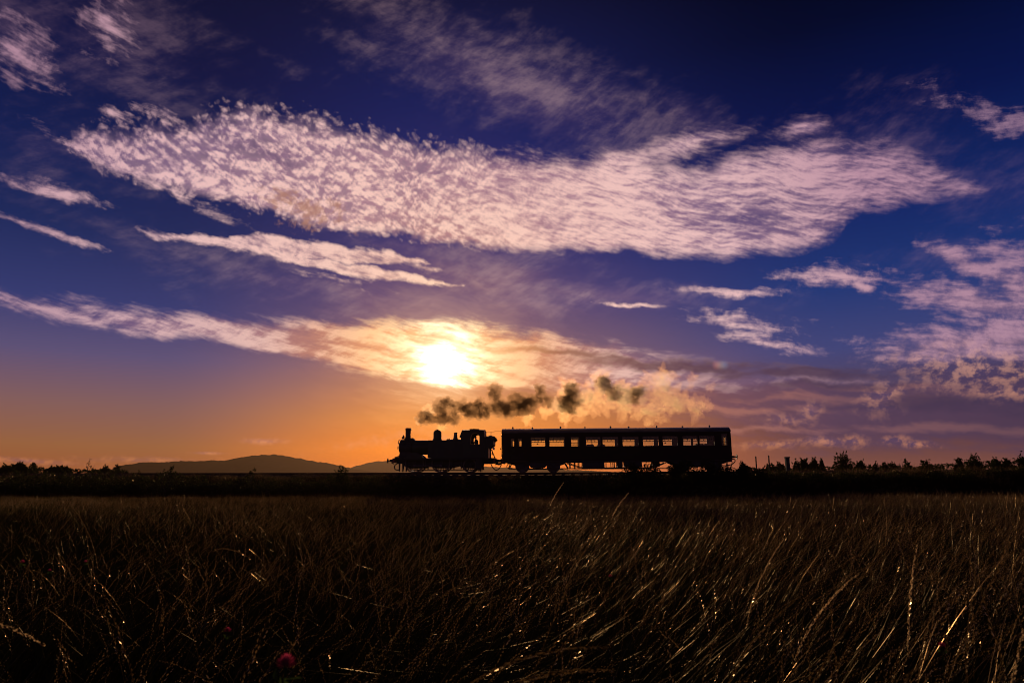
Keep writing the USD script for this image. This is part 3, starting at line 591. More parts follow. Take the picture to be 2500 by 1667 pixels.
for s in (-1, 1):
    obj('coupling_rod', cat([box(xw[0] - .0, xw[1], s * .90, s * .94, .5, .59)] + [lathe([(0, -.04), (.11, -.04), (.11, .04), (0, .04)], 'y', (x, s * .92, .545), 16) for x in xw[:2]]), M['rim'], loco)
    obj('splasher', plate(unary_union([sg.Point(x, .785).buffer(.86) for x in xw[:1]]).intersection(sg.box(X(980), zrp, X(1042), 3)), s * 1.0, s * .68), M['green'], loco)
    obj('brake_rod', cat([box(X(1000), X(1170), s * .55, s * .58, .21, .26)] + [box(x + w, x + w + .09, s * .70, s * .82, .3, 1.0) for x, w in ((xw[0], .86), (xw[1], .86), (xw[2], -.75))]), M['iron'], loco)
    obj('cab_step', cat([box(X(1160), X(1176.5), s * 1.2, s * .95, Z(1145), Z(1142.8)), box(X(1162), X(1175.5), s * 1.16, s * 1.13, Z(1142.8), zrp - .05), box(X(1160), X(1176.5), s * 1.2, s * .95, Z(1134), Z(1132.5))]), M['black'], loco)
    obj('guard_iron', cat([plate([(X(970.5), Z(1128)), (X(975), Z(1128)), (X(974), Z(1150)), (X(971.5), Z(1150))], s * .72, s * .70), plate([(X(980), Z(1130)), (X(985.5), Z(1130)), (X(983), Z(1149.5)), (X(980), Z(1149.5))], s * .72, s * .70)]), M['iron'], loco)
    obj('sand_pipe', pipe([(X(986), s * .72, Z(1137)), (X(991), s * .72, Z(1142)), (X(997), s * .74, Z(1151.2))], .022), M['iron'], loco)
    obj('rear_guard_iron', cat([box(X(1167), X(1169.5), s * .72, s * .70, Z(1150.5), Z(1140)), box(X(1171), X(1172.5), s * .72, s * .70, Z(1150.5), Z(1140))]), M['iron'], loco)
    obj('boiler_handrail', rod((xs0 - .02, s * (rb + .07), zb + .35), (X(1090), s * (rb + .07), zb + .35), .016), M['rim'], loco)
    obj('front_handrail', pipe([(xs0 - .03, s * .33, zb + .56), (xs0 - .12, s * .42, zb + .50), (xs0 - .14, s * .5, zb + .38), (xs0 - .04, s * .56, zb + .24)], .02), M['rim'], loco)
obj('handrail_loop', pipe([(X(977.5, 0), -.3, Z(1073.5, 978, 0)), (X(974, 0), -.3, Z(1075.5, 978, 0)), (X(973.2, 0), -.3, Z(1081, 978, 0)), (X(976.8, 0), -.3, Z(1084.5, 978, 0))], .025), M['rim'], loco)
lamp = obj('head_lamp', cat([lathe([(0, 0), (.1, 0), (.1, .2), (.07, .26), (.035, .30), (.035, .36), (0, .37)], 'z', (X(983.8, 0), 0, Z(1072, 984, 0)), 18), box(X(983.8, 0) - .14, X(983.8, 0) - .08, -.07, .07, Z(1072, 984, 0) + .05, Z(1072, 984, 0) + .19)]), M['black'], loco, smooth=30)
obj('front_lamp_iron', cat([pipe([(X(960.5), -.3, Z(1119, 962)), (X(963), -.3, Z(1113.5, 962)), (X(967), -.3, Z(1112, 962)), (X(971), -.3, Z(1113, 962)), (X(977), -.3, Z(1112.5, 962))], .03), rod((X(967.5), -.3, Z(1118, 962)), (X(967.5), -.3, Z(1110, 962)), .03), rod((X(973), -.3, Z(1118, 962)), (X(973), -.3, Z(1111.5, 962)), .028)]), M['iron'], loco)
obj('platform_step', box(X(961.5), X(980), -.9, .9, zrp, zrp + .12), M['black'], loco)
obj('front_hose', pipe([(X(968), 0, Z(1129, 960)), (X(960.5), 0, Z(1131, 960)), (X(956), 0, Z(1137, 960)), (X(957), 0, Z(1143, 960)), (X(962), 0, Z(1145.8, 960)), (X(968), 0, Z(1146, 960))], .045), M['rubber'], loco)
obj('coupling_hook', pipe([(X(959), .0, Z(1124, 960)), (X(954), 0, Z(1124.5, 960)), (X(952.6), 0, Z(1129, 960)), (X(955), 0, Z(1131, 960))], .035), M['iron'], loco)
obj('rear_vacuum_pipe', cat([pipe([(X(1198), -.4, Z(1096)), (X(1201), -.4, Z(1104)), (X(1206), -.4, Z(1115.5)), (X(1208), -.4, Z(1120))], .045), rod((X(1196.2), -.6, Z(1117)), (X(1196.2), -.6, Z(1094)), .04), box(X(1198.5), X(1200.5), -.45, -.3, Z(1109.5), Z(1104))]), M['iron'], loco)
obj('whistle_cable', cat([rod((X(1195.5), 0, Z(1070)), (X(1195.5), 0, Z(1051)), .018), rod((X(1181), 0, Z(1051.2)), (X(1199), 0, Z(1051.2)), .012), rod((X(1198.5), 0, Z(1051.2)), (X(1226), 0, Z(1047.8)), .012)]), M['iron'], loco)

# ---- the coach
ZC = RAIL + 0.0
coach = thing('railway_coach', 'long dark railway coach with lit-through windows and roof ventilators, coupled behind the locomotive', 'railway coach', track(X(1226), 0, RAIL), -YAW, -0.28)
o_ = X(1226)
CX = lambda px, n=-1.32: tx(px, n) - o_
HL = 1.34
k_ = (tz(1124.3, 1300) - tz(1044.3, 1300)); CZ = lambda py: tz(py, 1300)
xe = CX(1787.5); zs_b, z_r = CZ(1123.8), CZ(1044.0)
z_c = z_r - .42                                                        # cantrail
wt, wb = CZ(1067.6), CZ(1091.4)
WIN = [(1247.8, 1256.4, 'small'), (1265.0, 1274.4, 'small'), (1296, 1332.5, 'wide'), (1341.5, 1380.0, 'wide'), (1394.5, 1415.5, 'drop'), (1431, 1467.4, 'wide'), (1471.8, 1511, 'wide'), (1520.8, 1561, 'wide'), (1570.5, 1611, 'wide'), (1619.5, 1657.2, 'wide'), (1669, 1705.8, 'wide'), (1709.6, 1747, 'wide'), (1764.6, 1778.5, 'cab')]
holes = []
for a, b, kd in WIN:
    zt_, zb_ = (CZ(1071), CZ(1090.3)) if kd == 'small' else (CZ(1063.4), CZ(1091)) if kd == 'cab' else (wt, wb)
    holes.append((CX(a), CX(b), zb_, zt_, kd))
holes_far = holes[:-1] + [(CX(1776.5), xe - .07, *holes[-1][2:])]
for sgn in (-1, 1):
    side = sg.Polygon([(0, zs_b), (xe, zs_b), (xe, z_c), (0, z_c)])
    for a, b, c, d_, kd in (holes if sgn < 0 else holes_far): side = side.difference(rbox(a, b, c, d_, .07 if kd == 'wide' else .03))
    obj('body_side', plate(side, sgn * HL, sgn * (HL - .06)), M['body'], coach)
    obj('cantrail_gutter', box(0, xe, sgn * (HL + .005), sgn * (HL + .035), z_c - .03, z_c + .02), M['roof'], coach)
    obj('waist_moulding', box(0.02, xe - .02, sgn * (HL + .002), sgn * (HL + .02), wb - .12, wb - .08), M['body'], coach)
    for a, b, c, d_, kd in (holes if sgn < 0 else holes_far):
        ring = rbox(a, b, c, d_, .07 if kd == 'wide' else .03)
        fr_ = obj('window', plate(ring.difference(ring.buffer(-.035)), sgn * (HL + .012), sgn * (HL - .05)), M['inside'], coach)
        obj('pane', plate(ring.buffer(-.03), sgn * (HL - .028), sgn * (HL - .034)), M['glass'], fr_)
        if kd == 'wide':
            zbar = c + (d_ - c) * .70
            obj('transom', box(a + .03, b - .03, sgn * (HL - .01), sgn * (HL - .045), zbar - .028, zbar + .028), M['inside'], fr_)
            for q in (.27, .5, .73): obj('glazing_bar', box(a + (b - a) * q - .022, a + (b - a) * q + .022, sgn * (HL - .012), sgn * (HL - .045), zbar + .028, d_ - .03), M['inside'], fr_)
        elif kd == 'small':
            for q in (.25, .5, .75): obj('guard_bar', box(a + .03, b - .03, sgn * (HL - .07), sgn * (HL - .085), c + (d_ - c) * q - .008, c + (d_ - c) * q + .008), M['brass'], fr_)
        elif kd == 'drop':
            obj('droplight_rail', box(a + .03, b - .03, sgn * (HL - .012), sgn * (HL - .045), c + (d_ - c) * .36, c + (d_ - c) * .44), M['inside'], fr_)
        else:
            obj('transom', box(a + .03, b - .03, sgn * (HL - .012), sgn * (HL - .045), c + (d_ - c) * .24, c + (d_ - c) * .29), M['inside'], fr_)
    for px in (1243.5, 1260.7, 1278.6, 1390.5, 1419.5, 1752, 1761):
        obj('door_edge', box(CX(px) - .012, CX(px) + .012, sgn * (HL + .001), sgn * (HL + .012), zs_b + .05, wt + .1), M['body'], coach)
arc = lambda t: (t * (HL + .05), z_r - .42 * t * t * (.55 + .45 * t * t))
th = np.linspace(-1, 1, 21)
poly = [arc(t) for t in th] + [(y * .975, z - .05) for y, z in [arc(t) for t in th[::-1]]]
m = trimesh.creation.extrude_polygon(sg.Polygon(poly), xe + .08, engine='earcut'); v = m.vertices.copy(); m.vertices = np.stack([-.04 + v[:, 2], v[:, 0], v[:, 1]], 1)
rf_ = obj('roof', m, M['roof'], coach, smooth=30)
for i, px in enumerate((1252.5, 1300.8, 1370, 1430, 1493, 1537.6, 1606.7, 1670.3, 1736.8)):
    hgt = .17 if i % 2 == 0 else .13; r_ = .075
    obj('ventilator', lathe([(.045, z_r - .03), (.05, z_r + hgt * .3), (r_, z_r + hgt * .42), (r_, z_r + hgt * .75), (r_ * .6, z_r + hgt), (0, z_r + hgt + .015)], 'z', (CX(px, 0), 0, 0), 16), M['roof'], rf_, smooth=35)
def coach_end(x, wins, name):
    yz = sg.Polygon([(-HL + .06, zs_b), (HL - .06, zs_b)] + [(y * .965, z - .052) for y, z in [arc(t) for t in th[::-1]]])
    for y0, y1 in wins: yz = yz.difference(rbox(y0, y1, wb, wt, .05))
    m = trimesh.creation.extrude_polygon(yz, .05, engine='earcut'); v = m.vertices.copy(); m.vertices = np.stack([x + v[:, 2], v[:, 0], v[:, 1]], 1)
    e = obj(name, m, M['body'], coach)
    for y0, y1 in wins: obj('pane', box(x + .02, x + .026, y0, y1, wb, wt), M['glass'], e)
coach_end(0.0, [], 'luggage_end'); coach_end(xe - .05, [(-1.05, -.42), (-.33, .33), (.42, 1.05)], 'driving_end')
obj('floor', box(.05, xe - .06, -HL + .065, HL - .065, zs_b + .05, zs_b + .15), M['inside'], coach)
for px in (1286, 1387, 1422, 1513, 1663, 1757):
    if px in (1286, 1663, 1757):
        obj('partition', cat([box(CX(px, 0) - .02, CX(px, 0) + .02, s * .32, s * (HL - .07), zs_b + .15, z_c) for s in (-1, 1)]), M['inside'], coach)
for px in (1308, 1336, 1363, 1441, 1468, 1496, 1538, 1566, 1592, 1618, 1642, 1684, 1708, 1728):
    for s in (-1, 1):
        top = CZ(1086.2) if px in (1441, 1468, 1708, 1728) and s < 0 else wb - .06
        x_ = CX(px, s * .8)
        st = obj('seat', cat([box(x_ - .42, x_ + .42, s * .42, s * 1.22, zs_b + .42, zs_b + .58)]), M['cloth'], coach)
        obj('seat_back', plate(rbox(x_ - (.33 if top > wb else .12), x_ + (.33 if top > wb else .12), zs_b + .45, top, .1), s * .45, s * 1.2), M['cloth'], st)
for px in (1313, 1446, 1626):
    x_ = CX(px, 0); obj('ceiling_lamp', cat([rod((x_, 0, z_r - .07), (x_, 0, CZ(1081)), .012), lathe([(0, 0), (.11, -.07), (.10, -.08), (0, -.03)], 'z', (x_, 0, CZ(1080.5)), 14)]), M['brass'], coach)
for s in (-1, 1):
    obj('luggage_rack', cat([box(CX(1292), CX(1655), s * 1.23, s * .95, CZ(1070.8), CZ(1070.8) + .02)]), M['brass'], coach)
# underframe
for s in (-1, 1):
    obj('sole_bar', box(.05, xe - .03, s * 1.16, s * 1.08, zs_b - .13, zs_b + .02), M['iron'], coach)
    for qa, qb in ((1242, 1282), (1750, 1783)): obj('foot_board', box(CX(qa), CX(qb), s * 1.38, s * 1.2, zs_b - .16, zs_b - .12), M['timber'], coach)
    tr = [rod((CX(1384), s * 1.0, CZ(1129.5)), (CX(1424), s * 1.0, CZ(1142.5)), .035), rod((CX(1424), s * 1.0, CZ(1142.8)), (CX(1600), s * 1.0, CZ(1142.8)), .035), rod((CX(1600), s * 1.0, CZ(1142.5)), (CX(1632), s * 1.0, CZ(1129.5)), .035)]
    tr += [box(CX(px) - .035, CX(px) + .035, s * 1.03, s * .97, CZ(1143), zs_b - .1) for px in (1392.5, 1404, 1414, 1424, 1480, 1497, 1506, 1560, 1600)]
    obj('truss_rod', cat(tr), M['iron'], coach)
    obj('lower_step', box(CX(1285), CX(1640), s * 1.3, s * 1.16, CZ(1143.2) - .04, CZ(1143.2)), M['timber'], coach)
obj('battery_box', box(CX(1423), CX(1476), -1.05, -.5, CZ(1141.3), zs_b - .16), M['iron'], coach)
obj('battery_box', box(CX(1508), CX(1521), -1.05, -.4, CZ(1141.3), zs_b - .12), M['iron'], coach)
obj('vacuum_cylinder', lathe([(0, -.45), (.27, -.45), (.27, .45), (0, .45)], 'x', (CX(1546, 0), 0, CZ(1133)), 24), M['iron'], coach, smooth=30)
obj('battery_box', box(CX(1524.5), CX(1568), -1.05, -.3, CZ(1141), zs_b - .13), M['iron'], coach)
obj('dynamo', lathe([(0, -.3), (.2, -.3), (.22, 0), (.2, .3), (0, .3)], 'x', (CX(1600, 0), -.2, CZ(1134)), 20), M['iron'], coach, smooth=30)
for pc in (1313.0, 1701.0):
    bx = CX(pc, 0)
    bg = UsdGeom.Xform.Define(stage, fresh(str(coach.GetPath()), 'bogie')).GetPrim()
    for s in (-1, 1):
        fm = sg.Polygon([(bx - 2.25, CZ(1126.3)), (bx + 2.25, CZ(1126.3)), (bx + 2.3, CZ(1131)), (bx + 1.9, CZ(1135)), (bx + .75, CZ(1134)), (bx + .6, CZ(1140)), (bx - .6, CZ(1140)), (bx - .75, CZ(1134)), (bx - 1.9, CZ(1135)), (bx - 2.3, CZ(1131))])
        obj('bogie_frame', plate(fm, s * .98, s * .94), M['iron'], bg)
        obj('leaf_spring', cat([box(bx - .55 + .06 * k, bx + .55 - .06 * k, s * 1.06, s * .98, CZ(1138) - .03 * k, CZ(1138) - .03 * k + .026) for k in range(6)]), M['iron'], bg)
        for q in (-1, 1): obj('axle_box', box(bx + q * 1.3 - .16, bx + q * 1.3 + .16, s * 1.08, s * .98, .38, .75), M['iron'], bg)
        for q in (-1, 1):
            w = obj('wheel', lathe([(.07, -.05), (.2, -.09), (.22, -.03), (.45, -.02), (.46, -.065), (.545, -.065), (.545, .045), (.572, .05), (.572, .075), (.46, .075), (.45, .02), (.22, .03), (.2, .09), (.07, .09)], 'y', (0, 0, 0), 36).apply_transform(np.diag([1, -s, 1, 1.0])).apply_translation([bx + q * 1.3, s * .76, .545]), M['rim'], bg, smooth=30)
    for q in (-1, 1): obj('axle', rod((bx + q * 1.3, -.75, .545), (bx + q * 1.3, .75, .545), .075, 14), M['iron'], bg)
    obj('bolster', box(bx - .3, bx + .3, -.95, .95, CZ(1136), zs_b - .05), M['iron'], bg)
for s in (-1, 1): obj('brake_gear', cat([box(CX(1240), CX(1388), s * .6, s * .56, CZ(1144.2), CZ(1143.3))] + [rod((CX(a), s * .8, CZ(1127)), (CX(b), s * .8, CZ(1143.5)), .035) for a, b in ((1248, 1240), (1294, 1302), (1330, 1324), (1378, 1388))]), M['iron'], coach)
obj('head_stock', box(-.02, .10, -1.22, 1.22, zs_b - .2, zs_b + .02), M['red'], coach); obj('head_stock', box(xe - .10, xe + .02, -1.22, 1.22, zs_b - .2, zs_b + .02), M['red'], coach)
zbuf = CZ(1118.2) - .02
for y in (-.86, .86): buffer_(coach, xe + .02, y, zbuf + .02, 1)
for y in (-.86, .86): buffer_(coach, -.02, y, zbuf - .16, -1)
obj('screw_coupling', cat([pipe([(-.05, 0, zs_b - .1), (-.35, 0, zs_b - .3), (-.62, 0, zs_b - .12)], .04), box(-.62, 0, -.07, .07, zs_b - .04, zs_b + .02)]), M['iron'], coach)
obj('brake_hose', pipe([(-.1, -.25, zs_b - .08), (-.22, -.25, CZ(1139)), (-.55, -.25, CZ(1146.5)), (-.85, -.25, CZ(1139)), (-1.05, -.25, CZ(1127))], .04), M['rubber'], coach)
obj('regulator_rod', cat([rod((-1.0, .2, CZ(1128.5)), (.2, .2, CZ(1128.3)), .035), rod((-.7, .1, CZ(1132)), (-.15, .1, CZ(1129)), .05), rod((-1.5, -.3, CZ(1130.5)), (-.8, -.3, CZ(1130)), .03)]), M['iron'], coach)
obj('end_pipes', cat([pipe([(.15, -.9, zs_b - .1), (.5, -.9, CZ(1131)), (.35, -.9, CZ(1139)), (.9, -.9, CZ(1143.5)), (1.5, -.9, CZ(1144))], .03), rod((.62, -.9, CZ(1124)), (.62, -.9, CZ(1140)), .04), rod((.4, -.85, CZ(1131)), (1.0, -.85, CZ(1130)), .04)]), M['iron'], coach)
for s in (-1, 1): obj('end_handrail', rod((-.07, s * 1.1, CZ(1062)), (-.07, s * 1.1, CZ(1113)), .02), M['brass'], coach)
obj('end_lamp_iron', cat([rod((-.16, -.55, CZ(1096)), (-.16, -.55, CZ(1092)), .04), rod((-.16, -.55, CZ(1093.5)), (.02, -.55, CZ(1093.5)), .015)]), M['iron'], coach)
for q0, q1 in ((1063.5, 1061.5), (1113, 1111)): obj('end_bracket', box(-.09, .01, -.7, -.5, CZ(q0), CZ(q1)), M['iron'], coach)
obj('warning_gong', cat([lathe([(0, .05), (.12, .05), (.2, .10), (.22, .16), (0, .2)], 'x', (xe, .25, CZ(1049.5)), 20), lathe([(0, .0), (.05, .0), (.05, .1), (0, .1)], 'x', (xe, .25, CZ(1049.5)), 12), rod((xe, -.2, CZ(1049)), (xe + .15, -.2, CZ(1057)), .025)]), M['brass'], coach, smooth=30)
obj('tail_lamp', cat([box(xe + .05, xe + .22, -.1, .1, CZ(1094.5), CZ(1089)), lathe([(0, 0), (.06, 0), (.03, .1), (0, .12)], 'z', (xe + .13, 0, CZ(1089)), 12)]), M['red'], coach)
obj('end_bracket', box(xe, xe + .16, -.7, -.5, CZ(1113), CZ(1108.5)), M['iron'], coach)
for s in (-1, 1): obj('end_handrail', rod((xe + .06, s * 1.1, CZ(1060)), (xe + .06, s * 1.1, CZ(1113)), .02), M['brass'], coach)
obj('end_hose', pipe([(xe, -.3, CZ(1126)), (xe + .35, -.3, CZ(1122.5)), (xe + .5, -.3, CZ(1127)), (xe + .3, -.3, CZ(1134)), (xe + .0, -.3, CZ(1137.5)), (xe - .2, -.3, CZ(1136))], .04), M['rubber'], coach)
obj('end_hose', cat([pipe([(xe - .1, -.5, CZ(1128)), (xe + .2, -.5, CZ(1131)), (xe + .1, -.5, CZ(1141)), (xe + .4, -.5, CZ(1146))], .03), rod((xe - .3, -.5, CZ(1126)), (xe - .25, -.5, CZ(1150)), .03)]), M['rubber'], coach)
for s in (-1, 1): obj('end_steps', cat([box(xe - .9, xe - .3, s * 1.3, s * 1.0, CZ(1140.2), CZ(1138.5)), box(xe - .9, xe - .3, s * 1.3, s * 1.0, CZ(1148), CZ(1146.4)), box(xe - .88, xe - .83, s * 1.1, s * 1.05, CZ(1148), zs_b), box(xe - .37, xe - .32, s * 1.1, s * 1.05, CZ(1148), zs_b)]), M['iron'], coach)


# ------------------------------------------------------------------ the crew
def chain(joints, bones, res=0.035, grow=0.0):
    ball = {k: m3.Manifold.sphere(r + grow, 14).translate(list(map(float, p))) for k, (p, r) in joints.items()}
    body = m3.Manifold()
    for b in bones: body += m3.Manifold.batch_hull([ball[k] for k in b])
    me = body.refine_to_length(res).to_mesh(); t = trimesh.Trimesh(me.vert_properties[:, :3], me.tri_verts)
    return trimesh.smoothing.filter_taubin(t, iterations=6)


def person(label, loc, face, lean, arm):
    """A crewman on the footplate. face: heading in degrees (0 looks along -x); lean: forward bend of the trunk; arm: hand position (forward, left, up)."""
    t = thing('person', label, 'person', loc, face, group=None)
    ln = lean; f = lambda h, dx=0, dy=0: np.array([-(h - .9) * math.sin(ln) + dx, dy, .9 + (h - .9) * math.cos(ln)]) if h > .9 else np.array([dx, dy, h])
    J = {'pelvis': (f(.93), .125), 'waist': (f(1.08), .125), 'chest': (f(1.30), .15), 'neck': (f(1.46), .06), 'nape': (f(1.52, -.01), .058), 'skull': (f(1.63, -.005), .095), 'brow': (f(1.66, -.035), .075), 'jaw': (f(1.565, -.05), .05), 'nose': (f(1.62, -.118), .014), 'nose_top': (f(1.655, -.105), .008)}
    Bn = [('pelvis', 'waist'), ('waist', 'chest'), ('chest', 'neck'), ('neck', 'nape'), ('nape', 'skull'), ('skull', 'brow', 'jaw'), ('nose', 'nose_top')]
    cl = [('pelvis', 'waist'), ('waist', 'chest')]
    for s, nm in ((-1, 'l'), (1, 'r')):
        sh = f(1.41, 0, s * .19); el = f(1.15, -.06, s * .26); wr = np.array(arm[:3]) if s == arm[3] else f(.98, -.2, s * .24)
        J |= {nm + 'sh': (sh, .075), nm + 'el': (el, .048), nm + 'wr': (wr, .032), nm + 'ear': (f(1.62, .005, s * .093), .022)}
        d = wr - el; d = d / np.linalg.norm(d); J |= {nm + 'palm': (wr + d * .07, .036)}
        Bn += [(nm + 'sh', 'chest'), (nm + 'sh', nm + 'el'), (nm + 'el', nm + 'wr'), (nm + 'wr', nm + 'palm'), (nm + 'ear', 'skull')]; cl += [(nm + 'sh', 'chest'), (nm + 'sh', nm + 'el'), (nm + 'el', nm + 'wr')]
        side_ = np.cross(d, [0, 0, 1]); side_ /= np.linalg.norm(side_) + 1e-9
        for i, ll in enumerate((.07, .085, .08, .06)):
            a = wr + d * .095 + side_ * (i - 1.5) * .021; b = a + d * ll * .55; c = b + d * ll * .25 - np.array([0, 0, ll * .4])
            J |= {f'{nm}f{i}a': (a, .010), f'{nm}f{i}b': (b, .009), f'{nm}f{i}c': (c, .008)}; Bn += [(nm + 'palm', f'{nm}f{i}a'), (f'{nm}f{i}a', f'{nm}f{i}b'), (f'{nm}f{i}b', f'{nm}f{i}c')]
        th_ = wr + d * .04 - side_ * s * .045; J |= {nm + 't': (th_, .012), nm + 't2': (th_ + d * .05, .010)}; Bn += [(nm + 'wr', nm + 't'), (nm + 't', nm + 't2')]
        J |= {nm + 'hip': (np.array([0, s * .1, .90]), .105), nm + 'knee': (np.array([-.03, s * .11, .5]), .065), nm + 'ank': (np.array([0.02, s * .12, .10]), .045), nm + 'toe': (np.array([-.16, s * .13, .045]), .04)}
        Bn += [(nm + 'hip', 'pelvis'), (nm + 'hip', nm + 'knee'), (nm + 'knee', nm + 'ank'), (nm + 'ank', nm + 'toe')]; cl += [(nm + 'hip', 'pelvis'), (nm + 'hip', nm + 'knee'), (nm + 'knee', nm + 'ank')]
    obj('body', chain(J, Bn), M['skin'], t, smooth=True)
    obj('overalls', chain(J, cl, grow=.014), M['denim'], t, smooth=True)
    hd = f(1.70, -.02)
    obj('cap', cat([lathe([(0, .09), (.07, .085), (.115, .05), (.112, .02), (.098, -.02), (.0, -.02)], 'z', hd, 18), box(hd[0] - .17, hd[0] - .08, -.07, .07, hd[2] - .02, hd[2] - .005)]), M['cap'], t, smooth=30)
    for s in (-1, 1): obj('boot', chain({'a': (np.array([0.03, s * .12, .07]), .06), 'b': (np.array([-.17, s * .13, .05]), .045), 'c': (np.array([.02, s * .12, .2]), .055)}, [('a', 'b'), ('a', 'c')]), M['rubber'], t, smooth=True)
    return t


zfl = RAIL + zrp + .10
obj('cab_floor', box(X(1128), X(1190), -1.16, 1.16, zrp + .02, zrp + .10), M['timber'], loco)
pw = lambda px, n: track(tx(px, n), n, zfl)
person('person in a cap and dark overalls looking out of the locomotive cab opening', pw(1164.5, -.45), -YAW, R(10), (-.42, -.22, 1.28, -1))
person('person in a cap bending towards the firebox deeper inside the locomotive cab', pw(1158, .35), -YAW + 8, R(30), (-.62, .2, .98, 1))

# ------------------------------------------------------------------ plants
def leaves(centres, size, r, flat=0.5, aspect=0.55):
    """Pointed leaf faces (two triangles each, slightly folded) at the points."""
    n = len(centres); d = r.normal(size=(n, 3)); d /= np.linalg.norm(d, axis=1, keepdims=True)
    e = np.cross(d, r.normal(size=(n, 3))); e /= np.linalg.norm(e, axis=1, keepdims=True)
    f = np.cross(d, e); L = (size * r.uniform(.6, 1.3, n))[:, None]
    v = np.stack([centres - d * L, centres + e * L * aspect + f * L * .2, centres + d * L, centres - e * L * aspect + f * L * .2], 1).reshape(-1, 3)
    k = np.arange(n)[:, None] * 4
    return v, np.vstack([k + [0, 1, 2], k + [0, 2, 3]])


def crown_points(blobs, n, r, shell=0.55):
    """Points through the outer part of a bunch of lumps (x, y, z, rx, ry, rz)."""
    b = np.array(blobs, float); w = np.prod(b[:, 3:], axis=1) ** (2 / 3); pick = r.choice(len(b), n, p=w / w.sum())
    d = r.normal(size=(n, 3)); d /= np.linalg.norm(d, axis=1, keepdims=True)
    rad = np.maximum(shell + (1.08 - shell) * r.random(n) ** .7, 0)
    return b[pick, :3] + d * rad[:, None] * b[pick, 3:]


def lumps(w, h, r, base=0.0, n=9, top_heavy=0.0):
    """A loose bunch of lumps filling a crown of width w and height h above base."""
    out = []
    for k in range(n):
        t = (k + .5) / n; a = r.uniform(0, 2 * math.pi); hh = t ** (1 - top_heavy)
        prof = math.sin(math.pi * min(.97, .18 + .75 * hh)) ** .7
        q = r.uniform(.15, .62) * prof; s = r.uniform(.20, .34)
        out.append((math.cos(a) * q * w / 2 * 1.1, math.sin(a) * q * w / 2, base + hh * h * .84 + .04 * h, s * w * prof + .09 * w, s * w * prof + .09 * w, max(.15, r.uniform(.14, .22)) * h))
    out.append((0, 0, base + h * .42, w * .36, w * .36, h * .40))
    return out


def trunk_mesh(h, r0, r, limbs=4, spread=.5):
    parts = [pipe([(0, 0, -.3), (r.normal() * .04 * h, r.normal() * .04 * h, h * .4), (r.normal() * .06 * h, r.normal() * .06 * h, h * .85)], np.linspace(r0, r0 * .3, 15), 6)]
    for k in range(limbs):
        a = 2 * math.pi * (k + r.random()) / limbs; z0 = h * r.uniform(.25, .5)
        parts.append(pipe([(0, 0, z0), (math.cos(a) * spread * h * .25, math.sin(a) * spread * h * .25, z0 + h * .18), (math.cos(a) * spread * h * .45, math.sin(a) * spread * h * .45, z0 + h * .42)], np.linspace(r0 * .5, r0 * .12, 15), 5))
    return cat(parts)


def plant(kind, label, px, top, width, y, base_z, seed, group=None, shape='bush', leaf=.09, n=1500, category=None, m='shrub'):
    """A bush or tree whose top stands at the pixel (px, top) at distance y; width in pixels."""
    r = np.random.default_rng(seed); tip = at(px, top, y); h = tip[2] - base_z; w = width / FPX * y * 1.02
    t = thing(kind, label, category or ('tree' if 'tree' in kind else 'bush'), (tip[0], y, base_z), group=group)
    if shape == 'bush': bl = lumps(w, h, r, 0, 10)
    elif shape == 'round': bl = lumps(w, h * .78, r, h * .2, 11)
    elif shape == 'cone': bl = [(r.normal() * .05 * w, r.normal() * .05 * w, h * q, w * .5 * (1.05 - q) + .05 * w, w * .5 * (1.05 - q) + .05 * w, h * .10) for q in np.linspace(.12, .93, 9)]
    elif shape == 'umbrella': bl = [(math.cos(a) * w * .30 * q, math.sin(a) * w * .3, h * r.uniform(.70, .84), w * .24, w * .24, h * .13) for a, q in zip(np.linspace(0, 6.3, 8), [1] * 8)] + [(0, 0, h * .87, w * .26, w * .26, h * .11)]
    else: bl = [(r.normal() * w * .2, r.normal() * w * .2, h * q, w * .16, w * .16, h * .06) for q in np.linspace(.3, .95, 9)]
    pts = crown_points(bl, n, r)
    pts[:, 2] = np.clip(pts[:, 2], .02, h * 1.02)
    # a few shoots that break the outline
    k = max(4, n // 60); top_ = pts[np.argsort(pts[:, 2] + r.normal(size=n) * .3 * h)[-k:]]
    sh = np.concatenate([p + np.linspace(0, 1, 5)[:, None] * np.array([r.normal() * .05 * h, r.normal() * .05 * h, r.uniform(.04, .13) * h]) for p in top_])
    obj('crown' if 'tree' in kind else 'foliage', leaves(np.vstack([pts, sh]), leaf, r), M[m], t)
    obj('trunk' if 'tree' in kind else 'stem', trunk_mesh(h * (.75 if shape != 'thin' else 1.0), max(.02, .028 * h), r, 5, .6 if shape in ('round', 'umbrella') else .4), M['bark'], t)
    return t


